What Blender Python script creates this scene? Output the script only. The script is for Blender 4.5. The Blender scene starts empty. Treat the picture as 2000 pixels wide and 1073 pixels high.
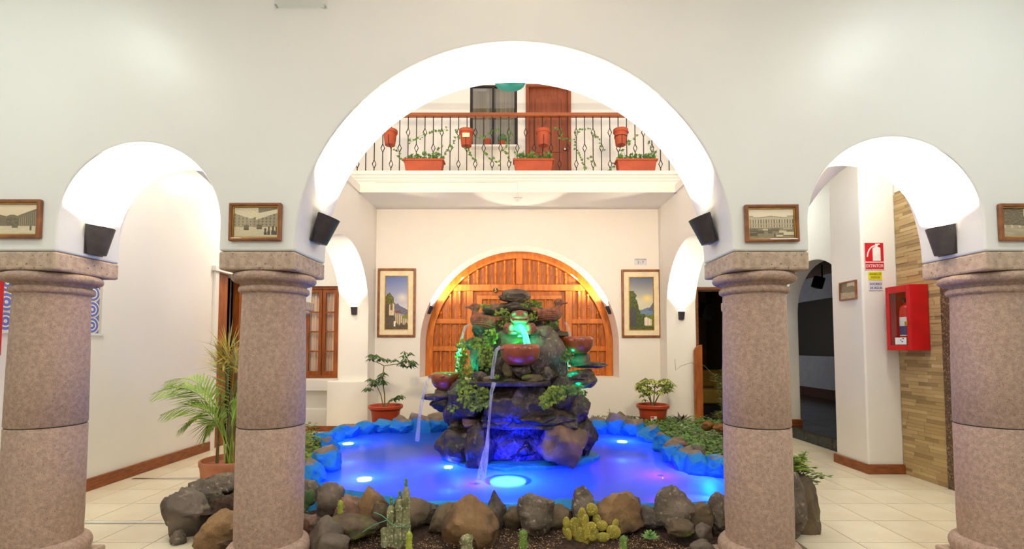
import bpy, bmesh, math, random
from mathutils import Vector, Matrix, Euler, noise
PI = math.pi
random.seed(7)
scene = bpy.context.scene
C = scene.collection

# ------------------------------------------------------------------ camera
FPX, CXP, CYP, EYE, PITCH = 925.0, 1010.0, 634.5, 1.333, math.radians(2.7)
cam_d = bpy.data.cameras.new('camera'); cam = bpy.data.objects.new('camera', cam_d); C.objects.link(cam)
cam_d.sensor_width = 36.0; cam_d.lens = FPX / 2000 * 36.0
cam_d.shift_x = -(CXP - 1000) / 2000; cam_d.shift_y = (CYP - 536.5) / 2000
cam_d.clip_start = 0.05
cam.location = (0, 0, EYE); cam.rotation_euler = (PI / 2 + PITCH, 0, 0)
scene.camera = cam

# ------------------------------------------------------------------ world, exposure, large lamps
world = bpy.data.worlds.new('world'); scene.world = world; world.use_nodes = True
bg = world.node_tree.nodes['Background']
bg.inputs[0].default_value = (1.0, 0.90, 0.80, 1); bg.inputs[1].default_value = 0.8
vs = scene.view_settings
vs.view_transform = 'Standard'; vs.look = 'None'; vs.gamma = 1.0; vs.use_curve_mapping = False
vs.exposure = 0.5
scene.cycles.max_bounces = 7; scene.cycles.transparent_max_bounces = 12
scene.cycles.sample_clamp_indirect = 6.0
scene.cycles.caustics_reflective = False; scene.cycles.caustics_refractive = False

def ray(px, py):
    u = (px - CXP) / FPX; v = (CYP - py) / FPX
    return Vector((u, math.cos(PITCH) - v * math.sin(PITCH), math.sin(PITCH) + v * math.cos(PITCH)))
def at(px, py, Y):
    """measured photo point -> world point on the vertical plane y = Y"""
    d = ray(px, py); return Vector((0, 0, EYE)) + d * (Y / d.y)
def atz(px, py, Z):
    d = ray(px, py); return Vector((0, 0, EYE)) + d * ((Z - EYE) / d.z)
def atx(px, py, X):
    d = ray(px, py); return Vector((0, 0, EYE)) + d * (X / d.x)

# ------------------------------------------------------------------ materials
def lin(c):
    return tuple((x / 12.92 if x <= .04045 else ((x + .055) / 1.055) ** 2.4) for x in c)
def rgb(r, g, b): return lin((r / 255, g / 255, b / 255))
MATS = {}
def pm(name, col, rough=.6, col2=None, scale=8, bump=0, bscale=40, metal=0, spec=.5, coat=0, detail=6, contrast=(.35, .65), stretch=None, bdist=.01, col3=None, s3=60, t3=(.6, .66), trans=0, ior=1.45):
    m = bpy.data.materials.new(name); m.use_nodes = True; nt = m.node_tree; N = nt.nodes; L = nt.links
    b = N['Principled BSDF']
    b.inputs['Roughness'].default_value = rough; b.inputs['Metallic'].default_value = metal
    b.inputs['Specular IOR Level'].default_value = spec; b.inputs['Coat Weight'].default_value = coat
    b.inputs['IOR'].default_value = ior
    if trans: b.inputs['Transmission Weight'].default_value = trans
    tc = N.new('ShaderNodeTexCoord'); mp = N.new('ShaderNodeMapping'); L.new(tc.outputs['Object'], mp.inputs[0])
    if stretch: mp.inputs['Scale'].default_value = stretch
    if col2 is None: col2 = tuple(x * .86 for x in col)
    nz = N.new('ShaderNodeTexNoise'); nz.inputs['Scale'].default_value = scale; nz.inputs['Detail'].default_value = detail
    L.new(mp.outputs[0], nz.inputs['Vector'])
    cr = N.new('ShaderNodeValToRGB'); L.new(nz.outputs['Fac'], cr.inputs[0])
    cr.color_ramp.elements[0].position = contrast[0]; cr.color_ramp.elements[1].position = contrast[1]
    cr.color_ramp.elements[0].color = (*col, 1); cr.color_ramp.elements[1].color = (*col2, 1)
    out = cr.outputs[0]
    if col3:
        n3 = N.new('ShaderNodeTexNoise'); n3.inputs['Scale'].default_value = s3; n3.inputs['Detail'].default_value = 3
        L.new(mp.outputs[0], n3.inputs['Vector'])
        r3 = N.new('ShaderNodeMapRange'); r3.inputs[1].default_value = t3[0]; r3.inputs[2].default_value = t3[1]
        L.new(n3.outputs['Fac'], r3.inputs[0])
        mx = N.new('ShaderNodeMix'); mx.data_type = 'RGBA'
        L.new(r3.outputs[0], mx.inputs[0]); L.new(out, mx.inputs[6]); mx.inputs[7].default_value = (*col3, 1)
        out = mx.outputs[2]
    L.new(out, b.inputs['Base Color'])
    if bump:
        nb = N.new('ShaderNodeTexNoise'); nb.inputs['Scale'].default_value = bscale; nb.inputs['Detail'].default_value = 5
        L.new(mp.outputs[0], nb.inputs['Vector'])
        bp = N.new('ShaderNodeBump'); bp.inputs['Strength'].default_value = bump; bp.inputs['Distance'].default_value = bdist
        L.new(nb.outputs['Fac'], bp.inputs['Height']); L.new(bp.outputs[0], b.inputs['Normal'])
    MATS[name] = m
    return m
def emit(name, col, s):
    m = bpy.data.materials.new(name); m.use_nodes = True; nt = m.node_tree
    b = nt.nodes['Principled BSDF']; b.inputs['Base Color'].default_value = (*col, 1)
    b.inputs['Emission Color'].default_value = (*col, 1); b.inputs['Emission Strength'].default_value = s
    MATS[name] = m; return m

pm('plaster_front', (.79, .79, .775), .38, (.77, .77, .755), 1.5, bump=.12, bscale=5, bdist=.03)
pm('plaster', (.82, .79, .74), .6, (.80, .77, .72), 2, bump=.12, bscale=9, bdist=.01)
pm('plaster_gloss', (.82, .79, .745), .32, (.80, .775, .73), 2, bump=.1, bscale=3, bdist=.02)
pm('column_stone', rgb(192, 165, 149), .85, rgb(168, 143, 129), 45, bump=.8, bscale=190, bdist=.004, col3=rgb(114, 93, 82), s3=270, t3=(.57, .66))
pm('capital_stone', rgb(196, 174, 154), .85, rgb(170, 148, 130), 30, bump=.6, bscale=90, bdist=.006, col3=rgb(110, 94, 80), s3=70, t3=(.63, .7))
pm('joint', rgb(70, 58, 52), .9)
pm('floor_tile', rgb(232, 222, 196), .22, rgb(224, 212, 184), 3, bump=.02, bscale=6)
pm('grout', rgb(140, 122, 96), .8)
pm('base_wood', rgb(150, 84, 44), .4, rgb(116, 60, 30), 10, stretch=(1, 1, 6), bump=.05)
pm('wood_orange', rgb(204, 116, 30), .38, rgb(172, 88, 16), 6, stretch=(3, 3, .6), bump=.06, coat=.15)
pm('wood_board', rgb(190, 104, 26), .42, rgb(148, 72, 12), 7, stretch=(3, 3, .5), bump=.06)
pm('wood_frame', rgb(150, 92, 48), .35, rgb(118, 66, 30), 14, bump=.05, coat=.2)
pm('wood_rail', rgb(168, 92, 44), .3, rgb(140, 70, 30), 5, stretch=(.4, 4, 4), coat=.3)
pm('wood_door', rgb(150, 78, 46), .4, rgb(132, 64, 36), 6, stretch=(4, 4, .5))
pm('gold', rgb(200, 160, 80), .35, rgb(170, 128, 56), 20, metal=.6)
pm('cream_mat', rgb(240, 226, 190), .8)
pm('iron', rgb(52, 44, 42), .5, rgb(40, 34, 32), 20, metal=.3)
pm('black_metal', rgb(58, 52, 52), .45, rgb(46, 42, 44), 20)
pm('black_soft', rgb(20, 18, 18), .6)
pm('terracotta', rgb(180, 80, 48), .6, rgb(164, 70, 42), 6, bump=.1, bscale=30)
pm('terracotta_old', rgb(206, 140, 104), .75, rgb(186, 116, 84), 5, bump=.15, bscale=30)
pm('pot_red', rgb(186, 74, 44), .4, rgb(176, 66, 40), 5)
pm('clay_glazed', rgb(160, 74, 36), .28, rgb(122, 54, 26), 7, coat=.5, col3=rgb(70, 34, 20), s3=9, t3=(.64, .72))
pm('clay_bird', rgb(156, 98, 72), .75, rgb(112, 68, 50), 30, bump=.5, bscale=40, bdist=.008)
pm('rock_grey', rgb(116, 104, 90), .8, rgb(62, 54, 48), 7, bump=.9, bscale=18, bdist=.03, col3=rgb(150, 136, 116), s3=30, t3=(.58, .68))
pm('rock_dark', rgb(86, 76, 68), .6, rgb(44, 38, 36), 8, bump=.8, bscale=16, bdist=.03, col3=rgb(120, 104, 88), s3=18, t3=(.6, .72))
pm('rock_wet', rgb(70, 57, 48), .4, rgb(26, 22, 20), 7, bump=.9, bscale=13, bdist=.04, col3=rgb(104, 86, 68), s3=15, t3=(.58, .7))
pm('rock_brown', rgb(128, 98, 80), .5, rgb(84, 62, 52), 6, bump=.7, bscale=12, bdist=.03)
pm('rock_tan', rgb(138, 108, 72), .75, rgb(92, 70, 48), 5, bump=.8, bscale=20, bdist=.02, col3=rgb(70, 54, 44), s3=5, t3=(.52, .7))
pm('rock_moss', rgb(106, 90, 68), .8, rgb(66, 56, 44), 6, bump=.7, bscale=16, bdist=.02, col3=rgb(96, 104, 40), s3=8, t3=(.54, .68))
pm('rock_smooth', rgb(112, 100, 88), .7, rgb(78, 68, 60), 6, bump=.6, bscale=26, bdist=.012, col3=rgb(148, 134, 112), s3=9, t3=(.58, .72))
pm('pool_paint', rgb(28, 136, 204), .6, rgb(20, 112, 184), 6, bump=.4, bscale=20, bdist=.02)
pm('soil', rgb(74, 54, 42), .95, rgb(44, 32, 26), 30, bump=1.0, bscale=50, bdist=.02)
pm('gravel', rgb(206, 168, 120), .8, rgb(120, 88, 62), 30)
pm('leaf_ivy', rgb(134, 154, 46), .5, rgb(74, 102, 32), 9)
pm('leaf_dark', rgb(52, 84, 44), .5, rgb(72, 104, 52), 12)
pm('leaf_mid', rgb(98, 134, 52), .5, rgb(66, 100, 40), 10)
pm('leaf_var', rgb(190, 196, 84), .5, rgb(82, 114, 44), 14, contrast=(.42, .55))
pm('leaf_palm', rgb(168, 196, 78), .5, rgb(120, 156, 52), 6)
pm('leaf_dry', rgb(214, 190, 104), .6, rgb(168, 164, 76), 6)
pm('leaf_fern', rgb(128, 130, 56), .6, rgb(96, 106, 46), 9)
pm('stem', rgb(128, 112, 66), .7, rgb(100, 88, 50), 15)
pm('stem_green', rgb(108, 118, 56), .6)
pm('cactus_green', rgb(110, 140, 60), .6, rgb(84, 112, 50), 20, col3=rgb(206, 208, 150), s3=85, t3=(.62, .66))
pm('cactus_hairy', rgb(150, 146, 112), .8, rgb(104, 112, 66), 25, col3=rgb(206, 200, 170), s3=70, t3=(.56, .66))
pm('cactus_lime', rgb(170, 178, 64), .6, rgb(140, 158, 50), 20, col3=rgb(226, 222, 150), s3=90, t3=(.6, .66))
pm('cactus_pear', rgb(172, 158, 62), .6, rgb(140, 130, 50), 12, col3=rgb(216, 204, 130), s3=110, t3=(.6, .64))
pm('cactus_pad', rgb(84, 118, 74), .5, rgb(66, 98, 62), 10)
pm('succulent', rgb(130, 170, 96), .5, rgb(96, 140, 72), 10)
pm('teal_string', rgb(96, 170, 140), .5)
pm('red_paint', rgb(200, 22, 26), .35, rgb(186, 16, 20), 8)
pm('white_print', (.85, .85, .83), .5)
pm('sign_red', rgb(206, 26, 40), .4)
pm('sign_yellow', rgb(224, 216, 40), .5)
pm('sign_white', rgb(214, 214, 226), .5)
pm('ink_navy', rgb(54, 60, 112), .5)
pm('ink_black', rgb(24, 22, 22), .5)
pm('ink_olive', rgb(84, 82, 20), .5)
pm('brass', rgb(206, 166, 70), .3, metal=.8)
pm('chrome', (.7, .7, .7), .2, metal=1)
pm('plastic_white', (.8, .8, .78), .4)
pm('granite', rgb(104, 82, 62), .3, rgb(64, 48, 40), 40, col3=rgb(150, 122, 96), s3=70, t3=(.56, .62))
for i, (a, b) in enumerate([((192, 164, 116), (172, 146, 100)), ((182, 154, 106), (162, 136, 92)), ((202, 176, 128), (184, 158, 112)), ((162, 136, 94), (142, 116, 78))]):
    pm('slip_%d' % i, rgb(*a), .8, rgb(*b), 12, bump=.4, bscale=40, bdist=.006, stretch=(1, 1, 4))
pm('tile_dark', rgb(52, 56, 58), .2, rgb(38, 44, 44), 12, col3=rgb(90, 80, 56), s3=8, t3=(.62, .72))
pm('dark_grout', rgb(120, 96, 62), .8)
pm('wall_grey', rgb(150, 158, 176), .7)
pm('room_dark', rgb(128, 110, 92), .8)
pm('wood_window', rgb(166, 90, 34), .4, rgb(134, 66, 20), 6, stretch=(3, 3, .6), bump=.05, coat=.15)
pm('ochre_cloth', rgb(150, 118, 40), .8)
pm('azul_blue', rgb(92, 118, 208), .25, rgb(78, 104, 196), 3)
pm('teal_glass', rgb(20, 140, 128), .3)
pm('curtain', rgb(240, 224, 190), .8, rgb(205, 188, 156), 5, stretch=(9, 1, .1))
pm('curtain_sheer', rgb(244, 216, 190), .8, rgb(220, 180, 150), 5, stretch=(9, 1, .1))
pm('orange_fungus', rgb(140, 92, 48), .9, rgb(104, 66, 34), 8, bump=.5, bscale=20)
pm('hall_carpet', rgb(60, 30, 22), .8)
emit('pool_violet', (.16, .02, 1.0), .8); emit('bulb_warm', (1.0, .86, .66), 40); emit('bulb_white', (.94, 1.0, .94), 9)
emit('lens_cyan', (.22, .80, 1.0), 4.5); emit('lens_white', (.72, .80, 1.0), 12); emit('lens_green', (.05, 1.0, .55), 5)
def glassy(name, tint, alpha_fac, rough=.02):
    m = bpy.data.materials.new(name); m.use_nodes = True; nt = m.node_tree; N = nt.nodes; L = nt.links
    N.remove(N['Principled BSDF']); out = N['Material Output']
    t = N.new('ShaderNodeBsdfTransparent'); t.inputs[0].default_value = (*tint, 1)
    g = N.new('ShaderNodeBsdfGlossy'); g.inputs['Roughness'].default_value = rough
    lw = N.new('ShaderNodeLayerWeight'); pw = N.new('ShaderNodeMath'); pw.operation = 'POWER'; L.new(lw.outputs['Facing'], pw.inputs[0]); pw.inputs[1].default_value = 4
    fr = N.new('ShaderNodeMath'); fr.operation = 'MULTIPLY_ADD'; L.new(pw.outputs[0], fr.inputs[0]); fr.inputs[1].default_value = .5; fr.inputs[2].default_value = .035
    ad = N.new('ShaderNodeMath'); ad.operation = 'ADD'; L.new(fr.outputs[0], ad.inputs[0]); ad.inputs[1].default_value = alpha_fac
    mx = N.new('ShaderNodeMixShader'); L.new(ad.outputs[0], mx.inputs[0]); L.new(t.outputs[0], mx.inputs[1]); L.new(g.outputs[0], mx.inputs[2])
    L.new(mx.outputs[0], out.inputs[0]); MATS[name] = m
glassy('pane', (.98, .99, .99), .0); glassy('pane_dark', (.80, .82, .85), .05)
def water_mat():
    m = bpy.data.materials.new('pool_water'); m.use_nodes = True; nt = m.node_tree; N = nt.nodes; L = nt.links
    N.remove(N['Principled BSDF']); out = N['Material Output']
    t = N.new('ShaderNodeBsdfTransparent'); t.inputs[0].default_value = (.55, .75, 1.0, 1)
    d = N.new('ShaderNodeBsdfDiffuse'); d.inputs[0].default_value = (.05, .21, .80, 1)
    tl = N.new('ShaderNodeBsdfTranslucent'); tl.inputs[0].default_value = (.30, .50, 1.0, 1)
    g = N.new('ShaderNodeBsdfGlossy'); g.inputs['Roughness'].default_value = .16
    fr = N.new('ShaderNodeFresnel'); fr.inputs[0].default_value = 1.2
    tc = N.new('ShaderNodeTexCoord'); nz = N.new('ShaderNodeTexNoise'); nz.inputs['Scale'].default_value = 5; L.new(tc.outputs['Object'], nz.inputs['Vector'])
    bp = N.new('ShaderNodeBump'); bp.inputs['Strength'].default_value = .12; bp.inputs['Distance'].default_value = .05
    L.new(nz.outputs['Fac'], bp.inputs['Height'])
    for s in (g, fr): L.new(bp.outputs[0], s.inputs['Normal'])
    a = N.new('ShaderNodeMixShader'); a.inputs[0].default_value = .5; L.new(d.outputs[0], a.inputs[1]); L.new(tl.outputs[0], a.inputs[2])
    b = N.new('ShaderNodeMixShader'); b.inputs[0].default_value = .78; L.new(t.outputs[0], b.inputs[1]); L.new(a.outputs[0], b.inputs[2])
    c = N.new('ShaderNodeMixShader'); L.new(fr.outputs[0], c.inputs[0]); L.new(b.outputs[0], c.inputs[1]); L.new(g.outputs[0], c.inputs[2])
    L.new(c.outputs[0], out.inputs[0]); MATS['pool_water'] = m
water_mat()
def stream_mat():
    m = bpy.data.materials.new('falling_water'); m.use_nodes = True; nt = m.node_tree; N = nt.nodes; L = nt.links
    N.remove(N['Principled BSDF']); out = N['Material Output']
    t = N.new('ShaderNodeBsdfTransparent'); d = N.new('ShaderNodeBsdfDiffuse'); d.inputs[0].default_value = (.9, .9, .95, 1)
    tl = N.new('ShaderNodeBsdfTranslucent'); tl.inputs[0].default_value = (.9, .9, .95, 1)
    a = N.new('ShaderNodeMixShader'); a.inputs[0].default_value = .5; L.new(d.outputs[0], a.inputs[1]); L.new(tl.outputs[0], a.inputs[2])
    tc = N.new('ShaderNodeTexCoord'); mp = N.new('ShaderNodeMapping'); mp.inputs['Scale'].default_value = (60, 60, 2)
    nz = N.new('ShaderNodeTexNoise'); nz.inputs['Scale'].default_value = 1; L.new(tc.outputs['Object'], mp.inputs[0]); L.new(mp.outputs[0], nz.inputs['Vector'])
    r = N.new('ShaderNodeMapRange'); r.inputs[1].default_value = .3; r.inputs[2].default_value = .7; r.inputs[3].default_value = .12; r.inputs[4].default_value = .42
    L.new(nz.outputs['Fac'], r.inputs[0])
    b = N.new('ShaderNodeMixShader'); L.new(r.outputs[0], b.inputs[0]); L.new(t.outputs[0], b.inputs[1]); L.new(a.outputs[0], b.inputs[2])
    L.new(b.outputs[0], out.inputs[0]); MATS['falling_water'] = m
stream_mat()
def attr_mat():
    m = bpy.data.materials.new('print'); m.use_nodes = True; nt = m.node_tree; N = nt.nodes
    a = N.new('ShaderNodeAttribute'); a.attribute_name = 'ink'; b = N['Principled BSDF']; b.inputs['Roughness'].default_value = .35
    nt.links.new(a.outputs['Color'], b.inputs['Base Color']); MATS['print'] = m
attr_mat()
def painted_rock_mat():
    m = pm('rock_painted', rgb(140, 124, 106), .75, rgb(96, 84, 74), 8, bump=.6, bscale=16, bdist=.02)
    nt = m.node_tree; N = nt.nodes; L = nt.links; b = N['Principled BSDF']
    old = b.inputs['Base Color'].links[0].from_socket
    g = N.new('ShaderNodeNewGeometry'); sp = N.new('ShaderNodeSeparateXYZ'); L.new(g.outputs['Position'], sp.inputs[0])
    nz = N.new('ShaderNodeTexNoise'); nz.inputs['Scale'].default_value = 9; L.new(g.outputs['Position'], nz.inputs['Vector'])
    mul = N.new('ShaderNodeMath'); mul.operation = 'MULTIPLY_ADD'; L.new(nz.outputs['Fac'], mul.inputs[0]); mul.inputs[1].default_value = .12; L.new(sp.outputs[2], mul.inputs[2])
    r = N.new('ShaderNodeMapRange'); r.inputs[1].default_value = .435; r.inputs[2].default_value = .45; L.new(mul.outputs[0], r.inputs[0])
    mx = N.new('ShaderNodeMix'); mx.data_type = 'RGBA'; L.new(r.outputs[0], mx.inputs[0]); mx.inputs[6].default_value = (*rgb(20, 122, 194), 1); L.new(old, mx.inputs[7])
    L.new(mx.outputs[2], b.inputs['Base Color'])
painted_rock_mat()
def azulejo_mat():
    m = bpy.data.materials.new('azul_pattern'); m.use_nodes = True; nt = m.node_tree; N = nt.nodes; L = nt.links; b = N['Principled BSDF']
    b.inputs['Roughness'].default_value = .3
    tc = N.new('ShaderNodeTexCoord'); sp = N.new('ShaderNodeSeparateXYZ'); L.new(tc.outputs['Object'], sp.inputs[0])
    cb = N.new('ShaderNodeCombineXYZ'); L.new(sp.outputs[1], cb.inputs[0]); L.new(sp.outputs[2], cb.inputs[1])
    vl = N.new('ShaderNodeVectorMath'); vl.operation = 'LENGTH'; L.new(cb.outputs[0], vl.inputs[0])
    mm = N.new('ShaderNodeMath'); mm.operation = 'MULTIPLY'; L.new(vl.outputs['Value'], mm.inputs[0]); mm.inputs[1].default_value = 190
    sn = N.new('ShaderNodeMath'); sn.operation = 'SINE'; L.new(mm.outputs[0], sn.inputs[0])
    cr = N.new('ShaderNodeValToRGB'); L.new(sn.outputs[0], cr.inputs[0]); cr.color_ramp.interpolation = 'CONSTANT'
    cr.color_ramp.elements[0].color = (*rgb(92, 112, 196), 1); cr.color_ramp.elements[1].color = (*rgb(236, 226, 196), 1); cr.color_ramp.elements[1].position = .5
    L.new(cr.outputs[0], b.inputs['Base Color']); MATS['azul_pattern'] = m
azulejo_mat()

# ------------------------------------------------------------------ mesh helpers
WO = {}
def tag(o, label=None, cat=None, group=None, kind=None):
    if label: o['label'] = label
    if cat: o['category'] = cat
    if group: o['group'] = group
    if kind: o['kind'] = kind
    return o
def thing(name, loc, label, cat, group=None):
    o = bpy.data.objects.new(name, None); C.objects.link(o); o.location = loc; o.empty_display_size = .05
    WO[o] = Vector(loc); return tag(o, label, cat, group)
class MB:
    def __init__(s): s.v = []; s.f = []
    def add(s, verts, faces):
        n = len(s.v); s.v += [tuple(v) for v in verts]; s.f += [tuple(i + n for i in f) for f in faces]; return s
    def box(s, x0, x1, y0, y1, z0, z1):
        v = [(x, y, z) for z in (z0, z1) for y in (y0, y1) for x in (x0, x1)]
        return s.add(v, [(0, 2, 3, 1), (4, 5, 7, 6), (0, 1, 5, 4), (2, 6, 7, 3), (0, 4, 6, 2), (1, 3, 7, 5)])
    def obox(s, c, sx, sy, sz, M):
        """oriented box, M a 3x3 rotation"""
        c = Vector(c)
        v = [c + M @ Vector((x * sx / 2, y * sy / 2, z * sz / 2)) for z in (-1, 1) for y in (-1, 1) for x in (-1, 1)]
        return s.add(v, [(0, 2, 3, 1), (4, 5, 7, 6), (0, 1, 5, 4), (2, 6, 7, 3), (0, 4, 6, 2), (1, 3, 7, 5)])
    def bar(s, a, b, w, d=None):
        a, b = Vector(a), Vector(b); z = (b - a); l = z.length
        if l < 1e-6: return s
        q = z.to_track_quat('Z', 'Y').to_matrix()
        return s.obox((a + b) / 2, w, d or w, l, q)
    def tube(s, pts, r, n=6, cap=True):
        pts = [Vector(p) for p in pts]; rs = r if isinstance(r, (list, tuple)) else [r] * len(pts)
        base = len(s.v); prev = None
        for i, p in enumerate(pts):
            t = (pts[min(i + 1, len(pts) - 1)] - pts[max(i - 1, 0)])
            if t.length < 1e-9: t = Vector((0, 0, 1))
            t.normalize()
            if prev is None:
                x = t.orthogonal().normalized()
            else:
                x = (prev - t * prev.dot(t)); x = x.normalized() if x.length > 1e-6 else t.orthogonal().normalized()
            prev = x; y = t.cross(x)
            for k in range(n):
                a = 2 * PI * k / n; s.v.append(tuple(p + (x * math.cos(a) + y * math.sin(a)) * rs[i]))
        for i in range(len(pts) - 1):
            for k in range(n):
                a = base + i * n + k; b = base + i * n + (k + 1) % n
                s.f.append((a, b, b + n, a + n))
        if cap:
            s.f.append(tuple(base + k for k in reversed(range(n)))); e = base + (len(pts) - 1) * n
            s.f.append(tuple(e + k for k in range(n)))
        return s
    def lathe(s, prof, c=(0, 0, 0), n=24, a0=0, a1=2 * PI, close=True):
        c = Vector(c); base = len(s.v); full = abs(a1 - a0 - 2 * PI) < 1e-6; m = n if full else n + 1
        for (r, z) in prof:
            for k in range(m):
                a = a0 + (a1 - a0) * k / n
                s.v.append((c.x + r * math.cos(a), c.y + r * math.sin(a), c.z + z))
        for i in range(len(prof) - 1):
            for k in range(n if full else n):
                a = base + i * m + k; b = base + i * m + ((k + 1) % m if full else k + 1)
                s.f.append((a, b, b + m, a + m))
        if close and full:
            s.f.append(tuple(base + k for k in reversed(range(m)))); e = base + (len(prof) - 1) * m
            s.f.append(tuple(e + k for k in range(m)))
        return s
    def prism(s, poly, f0, f1):
        """poly: list of 2-D points; f0/f1 map a 2-D point to the front/back 3-D point"""
        n = len(poly); v = [f0(p) for p in poly] + [f1(p) for p in poly]
        fs = [tuple(range(n)), tuple(reversed(range(n, 2 * n)))]
        fs += [(i, i + n, (i + 1) % n + n, (i + 1) % n) for i in range(n)]
        return s.add(v, fs)
    def build(s, name, mat, parent=None, smooth=False, bevel=0, segs=2, kind=None, recalc=True, loc=None, angle=40):
        vs = [Vector(v) for v in s.v]
        if parent is not None: off = WO[parent]
        elif loc is not None: off = Vector(loc)
        else:
            xs = [v.x for v in vs]; ys = [v.y for v in vs]; off = Vector(((min(xs) + max(xs)) / 2, (min(ys) + max(ys)) / 2, min(v.z for v in vs)))
        me = bpy.data.meshes.new(name); me.from_pydata([v - off for v in vs], [], s.f); me.update()
        if recalc:
            bm = bmesh.new(); bm.from_mesh(me); bmesh.ops.recalc_face_normals(bm, faces=bm.faces); bm.to_mesh(me); bm.free()
        o = bpy.data.objects.new(name, me); C.objects.link(o)
        if parent is not None: o.parent = parent
        else: o.location = off
        WO[o] = off.copy()
        me.materials.append(MATS[mat] if isinstance(mat, str) else mat)
        if smooth: finish_smooth(me, angle)
        if bevel:
            b = o.modifiers.new('bevel', 'BEVEL'); b.width = bevel; b.segments = segs; b.limit_method = 'ANGLE'; b.angle_limit = math.radians(40)
        if kind: o['kind'] = kind
        return o
def finish_smooth(me, angle=40):
    me.polygons.foreach_set('use_smooth', [True] * len(me.polygons))
    try: me.set_sharp_from_angle(angle=math.radians(angle))
    except Exception: pass
def structure(o): o['kind'] = 'structure'; return o
def copy_tree(o, parent=None, loc=None):
    c = o.copy(); C.objects.link(c); c.parent = parent
    if loc is not None: c.location = loc
    for ch in list(o.children): copy_tree(ch, c)
    return c
def inst(o, parent, loc, scale=None, rot=None):
    """copy of a part sharing its mesh; loc in world"""
    c = o.copy(); C.objects.link(c); c.parent = parent; c.location = Vector(loc) - WO[parent]
    if scale: c.scale = scale
    if rot: c.rotation_euler = rot
    return c
def lamp(name, kind, loc, energy, col, parent=None, rot=None, **kw):
    d = bpy.data.lights.new(name, kind); d.energy = energy; d.color = col
    for k, v in kw.items(): setattr(d, k, v)
    o = bpy.data.objects.new(name, d); C.objects.link(o)
    if parent is not None: o.parent = parent; o.location = Vector(loc) - WO[parent]
    else: o.location = loc
    if rot is not None: o.rotation_euler = rot
    return o
def text(s, c, size, mat, parent, name='lettering', face='front', width=None, extr=.0006):
    """text centred on c; face 'front' looks toward -y, 'left' toward -x"""
    cu = bpy.data.curves.new(name, 'FONT'); cu.body = s; cu.size = size; cu.align_x = 'CENTER'; cu.align_y = 'CENTER'; cu.extrude = extr; cu.resolution_u = 3
    t = bpy.data.objects.new(name, cu); C.objects.link(t); bpy.context.view_layer.update()
    me = bpy.data.meshes.new_from_object(t.evaluated_get(bpy.context.evaluated_depsgraph_get()))
    bpy.data.objects.remove(t)
    xs = [v.co.x for v in me.vertices]
    w = max(xs) - min(xs); k = (width / w) if width else 1
    R = Euler((PI / 2, 0, 0)).to_matrix() if face == 'front' else (Euler((0, 0, -PI / 2)).to_matrix() @ Euler((PI / 2, 0, 0)).to_matrix())
    off = Vector(c) - WO[parent]
    for v in me.vertices: v.co = R @ Vector((v.co.x * k, v.co.y, v.co.z)) + off
    me.materials.clear(); me.materials.append(MATS[mat])
    o = bpy.data.objects.new(name, me); C.objects.link(o); o.parent = parent; WO[o] = WO[parent].copy()
    return o
def printed(name, x0, x1, z0, z1, y, nx, nz, fn, parent, axis='front'):
    """flat printed sheet; fn(u, v) -> sRGB 0..255, v up"""
    me = bpy.data.meshes.new(name); off = WO[parent]
    V = []; Fc = []
    for j in range(nz + 1):
        for i in range(nx + 1):
            a = x0 + (x1 - x0) * i / nx; b = z0 + (z1 - z0) * j / nz
            p = Vector((a, y, b)) if axis == 'front' else Vector((y, a, b))
            V.append(p - off)
    for j in range(nz):
        for i in range(nx):
            q = j * (nx + 1) + i; Fc.append((q, q + 1, q + nx + 2, q + nx + 1))
    me.from_pydata(V, [], Fc); at_ = me.color_attributes.new('ink', 'FLOAT_COLOR', 'CORNER')
    k = 0
    for j in range(nz):
        for i in range(nx):
            c = lin(tuple(max(0, min(1, x / 255)) for x in fn((i + .5) / nx, (j + .5) / nz)))
            for q in range(4): at_.data[k].color = (*c, 1); k += 1
    me.materials.append(MATS['print']); o = bpy.data.objects.new(name, me); C.objects.link(o); o.parent = parent; WO[o] = off.copy()
    return o
def nz(x, y, z=0): return noise.noise((x, y, z))
def arc_path(x0, x1, zs, ztop, n=40):
    """arch points from left springing (x0, zs) over the top to (x1, zs)"""
    c = (x0 + x1) / 2; r = (x1 - x0) / 2
    return [(c - r * math.cos(PI * i / n), zs + (ztop - zs) * math.sin(PI * i / n)) for i in range(n + 1)]

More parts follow.
